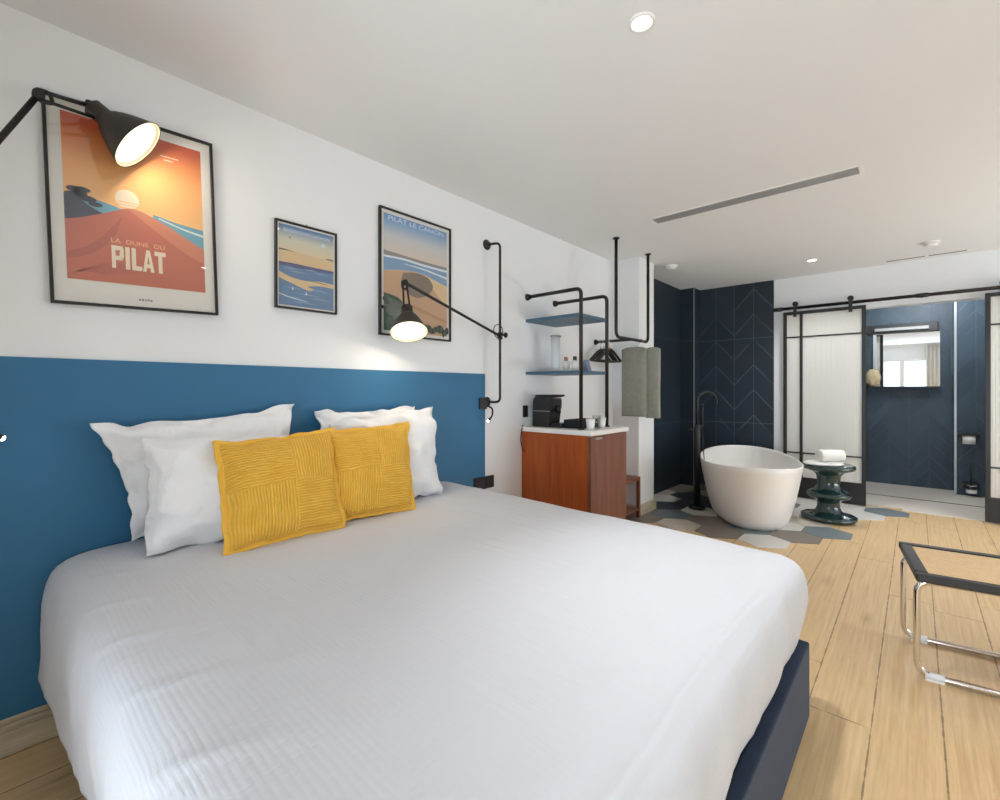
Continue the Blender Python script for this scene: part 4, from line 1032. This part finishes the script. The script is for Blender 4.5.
# ------------------------------------------------------------------ barn doors
def barn_door(name, x0, x1, label, vx, side):
    yd0, yd1 = 6.022, 6.055; z0, z1 = .012, 2.07; w = .034
    b = B()
    add_box(b, (x0, yd0, z0), (x0+w, yd1, z1), .002); add_box(b, (x1-w, yd0, z0), (x1, yd1, z1), .002)
    add_box(b, (x0+w, yd0, z1-w), (x1-w, yd1, z1), .002)
    d = obj(name, b, M['black']); d['kind'] = 'structure'; d['label'] = label; d['category'] = 'door'
    obj('kick_panel', add_box(B(), (x0+w, yd0+.001, z0), (x1-w, yd1-.001, .235), .002), M['black'], d)
    obj('glass_pane', add_box(B(), (x0+w, yd0+.012, .235), (x1-w, yd0+.020, z1-w)), M['frost'], d)
    obj('muntin', add_box(B(), (vx-.014, yd0+.002, .235), (vx+.014, yd0+.0118, z1-w), .001), M['black'], d)
    for z in (1.785, .503):
        obj('muntin', add_box(B(), (x0+w, yd0+.003, z-.0075), (x1-w, yd0+.0115, z+.0075), .001), M['black'], d)
    for x in (x0+.115, x1-.125):
        b = B(); add_box(b, (x-.016, yd0-.014, z1-.06), (x+.016, yd0-.0005, z1+.05), .002)
        add_cyl(b, (x, yd0-.012, 2.155), (x, yd0+.03, 2.155), .026, 28); add_cyl(b, (x, yd0-.018, 2.155), (x, yd0-.0121, 2.155), .010)
        add_box(b, (x-.016, yd0-.014, z1+.05), (x+.016, yd0-.002, 2.155))
        obj('roller_hanger', b, M['black'], d)
    return d
barn_door('door_1', -1.116, -.383, 'black framed frosted glass sliding door left of the doorway', -.945, 1)
barn_door('door_2', .463, 1.196, 'black framed frosted glass sliding door right of the doorway', 1.03, -1)
rail = thing('sliding_door_rail', 'long black sliding door rail on the white wall above the doorway', 'door rail', (.2, 6.04, 2.118))
obj('rail_bar', add_tube(B(), [(-1.215, 6.040, 2.112), (1.9, 6.040, 2.112)], .0165, 14), M['pipe'], rail)
for x in (-1.17, .042, 1.25):
    b = B(); add_cyl(b, (x, 6.045, 2.112), (x, YB, 2.112), .014); add_cyl(b, (x-.045, 6.040, 2.112), (x+.045, 6.040, 2.112), .0215)
    obj('rail_bracket', b, M['black'], rail)

# ------------------------------------------------------------------ shower room fittings
mr = thing('mirror', 'rectangular mirror on the navy shower room wall', 'mirror', (-.1, YW, 1.58))
obj('mirror_pane', add_box(B(), (-.415, YW-.022, 1.243), (.214, YW-.012, 1.912)), M['mirror'], mr)
obj('backing_board', add_box(B(), (-.40, YW-.012, 1.26), (.20, YW, 1.90)), M['black'], mr)
ml = thing('mirror_light', 'white bar light above the shower room mirror', 'wall light', (-.14, YW, 1.965))
obj('mount', add_box(B(), (-.52, YW-.03, 1.915), (.20, YW, 2.03), .004), M['black'], ml)
obj('bar', add_box(B(), (-.40, YW-.060, 1.945), (.117, YW-.031, 1.985), .006), M['barlight'], ml)
le = tag(obj('wall_ledge', add_box(B(), (-.60, YW-.09, 1.222), (.22, YW, 1.238), .002), M['black']), 'slim dark ledge under the shower room mirror', 'ledge')
bm = B()
bmesh.ops.create_icosphere(bm, subdivisions=4, radius=1)
for v in bm.verts:
    q = v.co.normalized(); k = 1+.22*noise.noise(q*3)+.10*noise.noise(q*9)
    v.co = Vector((-.415+.075*q.x*k, YW-.05+.035*q.y*k, 1.350+.110*q.z*k+.01))
zm = min(v.co.z for v in bm.verts)
for v in bm.verts: v.co.z += 1.238-zm
for f in bm.faces: f.smooth = True
tag(obj('natural_sponge', bm, M['beige']), 'pale beige natural sponge on the ledge beside the mirror', 'sponge')
tp = thing('toilet_paper_holder', 'black toilet paper holder with white roll on the navy wall stub', 'paper holder', (.44, 7.45, .68))
obj('bracket', add_box(B(), (.352, 7.345, .690), (.53, 7.45, .706), .002), M['black'], tp)
obj('bracket_plate', add_box(B(), (.352, 7.437, .65), (.53, 7.4495, .689), .002), M['black'], tp)
obj('paper_roll', add_lathe(B(), [(.02, 0), (.05, 0), (.05, .10), (.02, .10), (.02, 0)], 32, frame_to((.39, 7.392, .638), (1, 0, 0)), cap0=False, cap1=False), M['towel_white'], tp)
obj('spindle', add_cyl(B(), (.38, 7.392, .638), (.50, 7.392, .638), .009), M['black'], tp)
obj('spindle_arm', add_box(B(), (.50, 7.384, .630), (.508, 7.402, .690)), M['black'], tp)
br = thing('toilet_brush', 'black toilet brush in a holder with white bowl on the navy wall stub', 'toilet brush', (.46, 7.38, .07))
T = Matrix.Translation((.46, 7.38, 0))
obj('holder_bowl', add_lathe(B(), [(.03, .04), (.045, .045), (.045, .13), (.041, .13), (.041, .05), (.001, .05)], 28, T, cap1=False), M['ceramic_white'], br)
b = B(); add_lathe(b, [(.0465, .085), (.0465, .125), (.0455, .125), (.0455, .085), (.0465, .085)], 28, T, cap0=False, cap1=False); add_box(b, (.40, 7.36, .135), (.52, 7.449, .150)); add_box(b, (.395, 7.435, .09), (.525, 7.4495, .15))
obj('wall_bracket', b, M['black'], br)
obj('brush_handle', add_tube(B(), [(.46, 7.38, .10), (.458, 7.38, .2), (.445, 7.385, .38)], [.012, .010, .010], 12), M['black'], br)

# ------------------------------------------------------------------ ceiling things
def downlight(x, y, label, r=.045, en=42, aim=None, cone=120):
    t = thing('ceiling_spotlight', label, 'spotlight', (x, y, H), group='recessed ceiling spotlights')
    b = B(); add_lathe(b, [(r, -.001), (r, -.004), (r-.006, -.007), (r-.012, -.006), (r-.012, -.001)], 36, Matrix.Translation((x, y, H)), cap0=False, cap1=False); obj('trim_ring', b, M['white'], t)
    obj('lens', add_lathe(B(), [(.0005, -.003), (r-.013, -.0035), (r-.013, -.001), (.0005, -.001)], 32, Matrix.Translation((x, y, H)), cap0=False, cap1=False), M['spot_glow'], t)
    ld = bpy.data.lights.new('spot_light', 'SPOT'); ld.energy = en; ld.color = (.93, .96, 1); ld.spot_size = math.radians(cone); ld.spot_blend = .8; ld.shadow_soft_size = .03
    lo = bpy.data.objects.new('spot_light', ld); COL.objects.link(lo); lo.matrix_world = frame_to((x, y, H-.012), Vector((x, y, H))-Vector(aim)) if aim else Matrix.Translation((x, y, H-.012))
downlight(-.705, 1.517, 'bright recessed spotlight in the ceiling above the bed', en=62, aim=(.35, 1.5, 0), cone=88)
downlight(-.759, 5.413, 'recessed spotlight in the ceiling above bathtub and stool', en=42)
for x, y in ((1.05, 1.517), (1.05, 3.4), (1.05, 5.413), (1.05, -.9)):   # unseen right row, added to brighten floor and ceiling
    downlight(x, y, 'added ceiling spotlight of an unseen right row, '+{1.517: 'level with the bed', 3.4: 'level with the long vent', 5.413: 'level with the bathtub', -.9: 'nearest the window wall'}[y]+', outside the picture', en={1.517: 8, 3.4: 22, 5.413: 34}.get(y, 6))
v1 = thing('air_vent', 'long grey slotted air vent in the middle of the ceiling', 'vent', (-.85, 3.37, H))
b = B()
x0, x1, y0, y1 = -1.482, -.226, 3.305, 3.440
add_box(b, (x0, y0, H-.005), (x1, y0+.010, H)); add_box(b, (x0, y1-.010, H-.005), (x1, y1, H)); add_box(b, (x0, y0+.01, H-.005), (x0+.02, y1-.01, H)); add_box(b, (x1-.02, y0+.01, H-.005), (x1, y1-.01, H))
obj('frame', b, M['white'], v1)
obj('dark_slot', add_box(B(), (x0+.02, y0+.01, H-.001), (x1-.02, y1-.01, H-.0003)), M['slot'], v1)
b = B()
for k in range(5):
    yy = y0+.022+k*.0225; add_box(b, (x0+.02, yy-.005, H-.006), (x1-.02, yy+.005, H-.0012))
obj('louvres', b, M['grey_metal'], v1)
v2 = thing('air_vent', 'narrow white slot vent in the ceiling near the sliding doors', 'vent', (.066, 5.97, H))
x0, x1, y0, y1 = -.245, .395, 5.945, 6.005
b = B(); add_box(b, (x0, y0, H-.0022), (x1, y0+.010, H)); add_box(b, (x0, y1-.010, H-.0022), (x1, y1, H))
for x in (x0, (x0+x1)/2-.012, x1-.05): add_box(b, (x, y0+.010, H-.0022), (x+(.024 if x < x1-.1 else .05), y1-.010, H))
obj('frame', b, M['white'], v2); obj('dark_slot', add_box(B(), (x0+.024, y0+.010, H-.0010), (x1-.05, y1-.010, H-.0003)), M['slot'], v2)
for x, y, r, l in ((-1.872, 4.707, .065, 'white round smoke detector on the ceiling near the navy tiles'), (.095, 5.439, .06, 'white round smoke detector on the ceiling beside the slot vent')):
    t = thing('smoke_detector', l, 'smoke detector', (x, y, H), group='smoke detectors')
    T = Matrix.Translation((x, y, H))
    obj('detector_base', add_lathe(B(), [(r, 0), (r, -.012), (r*.92, -.016)], 32, T), M['white'], t)
    obj('detector_dome', add_lathe(B(), [(r*.8, -.0165), (r*.78, -.028), (r*.5, -.038), (r*.1, -.040)], 32, T), M['white'], t)

# ------------------------------------------------------------------ cane bench
rz = math.radians(7.5)
cb = thing('cane_bench', 'chrome tube bench with woven cane seat and black frame, at the right', 'bench', (.0, 2.53, 0), (0, 0, rz))
Lb, Dp, zt_, zb = .86, .50, .452, .420      # local frame: x along the length, y to the back
def rect_frame(b, x0, y0, x1, y1, w, z0, z1, bev):
    add_box(b, (x0, y0, z0), (x1, y0+w, z1), bev); add_box(b, (x0, y1-w, z0), (x1, y1, z1), bev)
    add_box(b, (x0, y0+w, z0), (x0+w, y1-w, z1), bev); add_box(b, (x1-w, y0+w, z0), (x1, y1-w, z1), bev)
b = B(); rect_frame(b, 0, 0, Lb, Dp, .045, zb, zt_, .006)
obj('seat_frame', b, M['black'], cb, True)
obj('cane_seat', add_box(B(), (.045, .045, zt_-.016), (Lb-.045, Dp-.045, zt_-.006)), M['cane'], cb, True)
rt = .0125
for y in (.075, Dp-.06):
    x0, x1 = .012, Lb-.012
    P = round_path([((x0+x1)/2, y, zb-rt-.0005), (x0, y, zb-rt-.0005), (x0, y, rt+.004), (x1, y, rt+.004), (x1, y, zb-rt-.0005), ((x0+x1)/2+.0001, y, zb-rt-.0005)], .06, 8)
    lg = obj('tube_frame', add_tube(B(), P, rt, 16), M['chrome'], cb, True)
    for x in (x0+.055, x1-.055):
        b = B(); add_tube(b, [(x-.03, y, rt+.004), (x+.03, y, rt+.004)], rt+.0025, 16)
        add_box(b, (x-.03, y-.012, 0), (x+.03, y+.012, .008))
        o = obj('floor_glide', b, M['clear_white'], lg, True); o['label'] = 'white plastic floor glide'

# ------------------------------------------------------------------ curtains on the window wall (mirror sees them)
def curtain(x0, x1, z0, z1, label):
    bm = bmesh.new(); n = int((x1-x0)*90); rows = []
    for z in (z0, (z0+z1)/2, z1):
        rows.append([bm.verts.new((x0+(x1-x0)*k/n, YS+.11+.028*math.sin(k*.9)+.008*math.sin(k*.37+z), z)) for k in range(n+1)])
    for a, c in zip(rows, rows[1:]):
        for k in range(n):
            f = bm.faces.new((a[k], a[k+1], c[k+1], c[k])); f.smooth = True
    o = obj('curtain', bm, M['curtain']); md = o.modifiers.new('t', 'SOLIDIFY'); md.thickness = .004
    return tag(o, label, 'curtain', 'cream curtains')
curtain(.20, .50, .02, 2.42, 'cream curtain drawn to the side of the window, seen in the mirror')
curtain(1.5, 1.9, .02, 2.42, 'cream curtain at the far end of the window wall')
b = B(); add_tube(b, [(-.8, YS+.11, 2.435), (2.55, YS+.11, 2.435)], .012, 12)
tag(obj('curtain_rod', b, M['white']), 'white curtain rod above the window', 'curtain rod')

# ------------------------------------------------------------------ light
w = bpy.data.worlds.new('World'); C.world = w; w.use_nodes = True
wn = w.node_tree; bg = wn.nodes['Background']
tc = wn.nodes.new('ShaderNodeTexCoord'); sp = wn.nodes.new('ShaderNodeSeparateXYZ'); cr_ = wn.nodes.new('ShaderNodeValToRGB')
cr_.color_ramp.elements[0].position = .45; cr_.color_ramp.elements[0].color = (.55, .6, .6, 1)
cr_.color_ramp.elements[1].position = .75; cr_.color_ramp.elements[1].color = (.75, .87, 1, 1)
mp = wn.nodes.new('ShaderNodeMath'); mp.operation = 'MULTIPLY_ADD'; mp.inputs[1].default_value = .5; mp.inputs[2].default_value = .5
wn.links.new(tc.outputs['Generated'], sp.inputs[0]); wn.links.new(sp.outputs[2], mp.inputs[0]); wn.links.new(mp.outputs[0], cr_.inputs[0]); wn.links.new(cr_.outputs[0], bg.inputs[0])
bg.inputs[1].default_value = 2.0
def area(name, loc, rot, sx_, sy_, e, col=(1, 1, 1)):
    ld = bpy.data.lights.new(name, 'AREA'); ld.shape = 'RECTANGLE'; ld.size = sx_; ld.size_y = sy_; ld.energy = e; ld.color = col
    lo = bpy.data.objects.new(name, ld); COL.objects.link(lo); lo.location = loc; lo.rotation_euler = rot
    return lo
# daylight in the window opening, then added fill lamps
area('window_daylight', ((WX0+WX1)/2, YS-.16, (WZ0+WZ1)/2), (PI/2, 0, 0), WX1-WX0, WZ1-WZ0, 9, (.62, .81, 1))
area('window_up_fill', ((WX0+WX1)/2, YS-.4, .5), (PI/2+math.radians(38), 0, 0), WX1-WX0, .9, 112, (.76, .88, 1))  # added lamp tilted up through the window to lift the ceiling
area('side_window_fill', (XR+.16, 4.65, 1.1), (PI/2, 0, PI/2), 2.5, 1.9, 2, (.85, .93, 1))  # weak fill lamp added outside the added side window
area('side_up_fill', (XR+.4, 4.65, .45), (PI/2+math.radians(42), 0, PI/2), 2.5, .8, 38, (.88, .94, 1))  # added lamp tilted up to brighten ceiling and walls at the far end
# unseen fill lamp added to brighten the shower room
ld = bpy.data.lights.new('shower_room_fill', 'POINT'); ld.energy = 26; ld.color = (.93, .97, 1); ld.shadow_soft_size = .08
lo = bpy.data.objects.new('shower_room_fill', ld); COL.objects.link(lo); lo.location = (.1, 6.9, H-.1)

# ------------------------------------------------------------------ camera
cd = bpy.data.cameras.new('camera'); co = bpy.data.objects.new('camera', cd); COL.objects.link(co)
cd.sensor_width = 36; cd.sensor_fit = 'HORIZONTAL'; cd.lens = 462.66/1000*36; cd.shift_y = -(400-389.8)/1000
cd.clip_start = .02
co.location = (0, 0, 1.2); co.rotation_euler = (PI/2, 0, math.radians(41.972))
C.camera = co
C.view_settings.view_transform = 'Standard'; C.view_settings.look = 'None'; C.view_settings.gamma = 1; C.view_settings.use_curve_mapping = False
C.view_settings.exposure = 0.48
try:
    C.cycles.use_denoising = True
    C.cycles.max_bounces = 10; C.cycles.diffuse_bounces = 6; C.cycles.sample_clamp_indirect = 6
    C.cycles.caustics_reflective = False; C.cycles.caustics_refractive = False
except Exception: pass
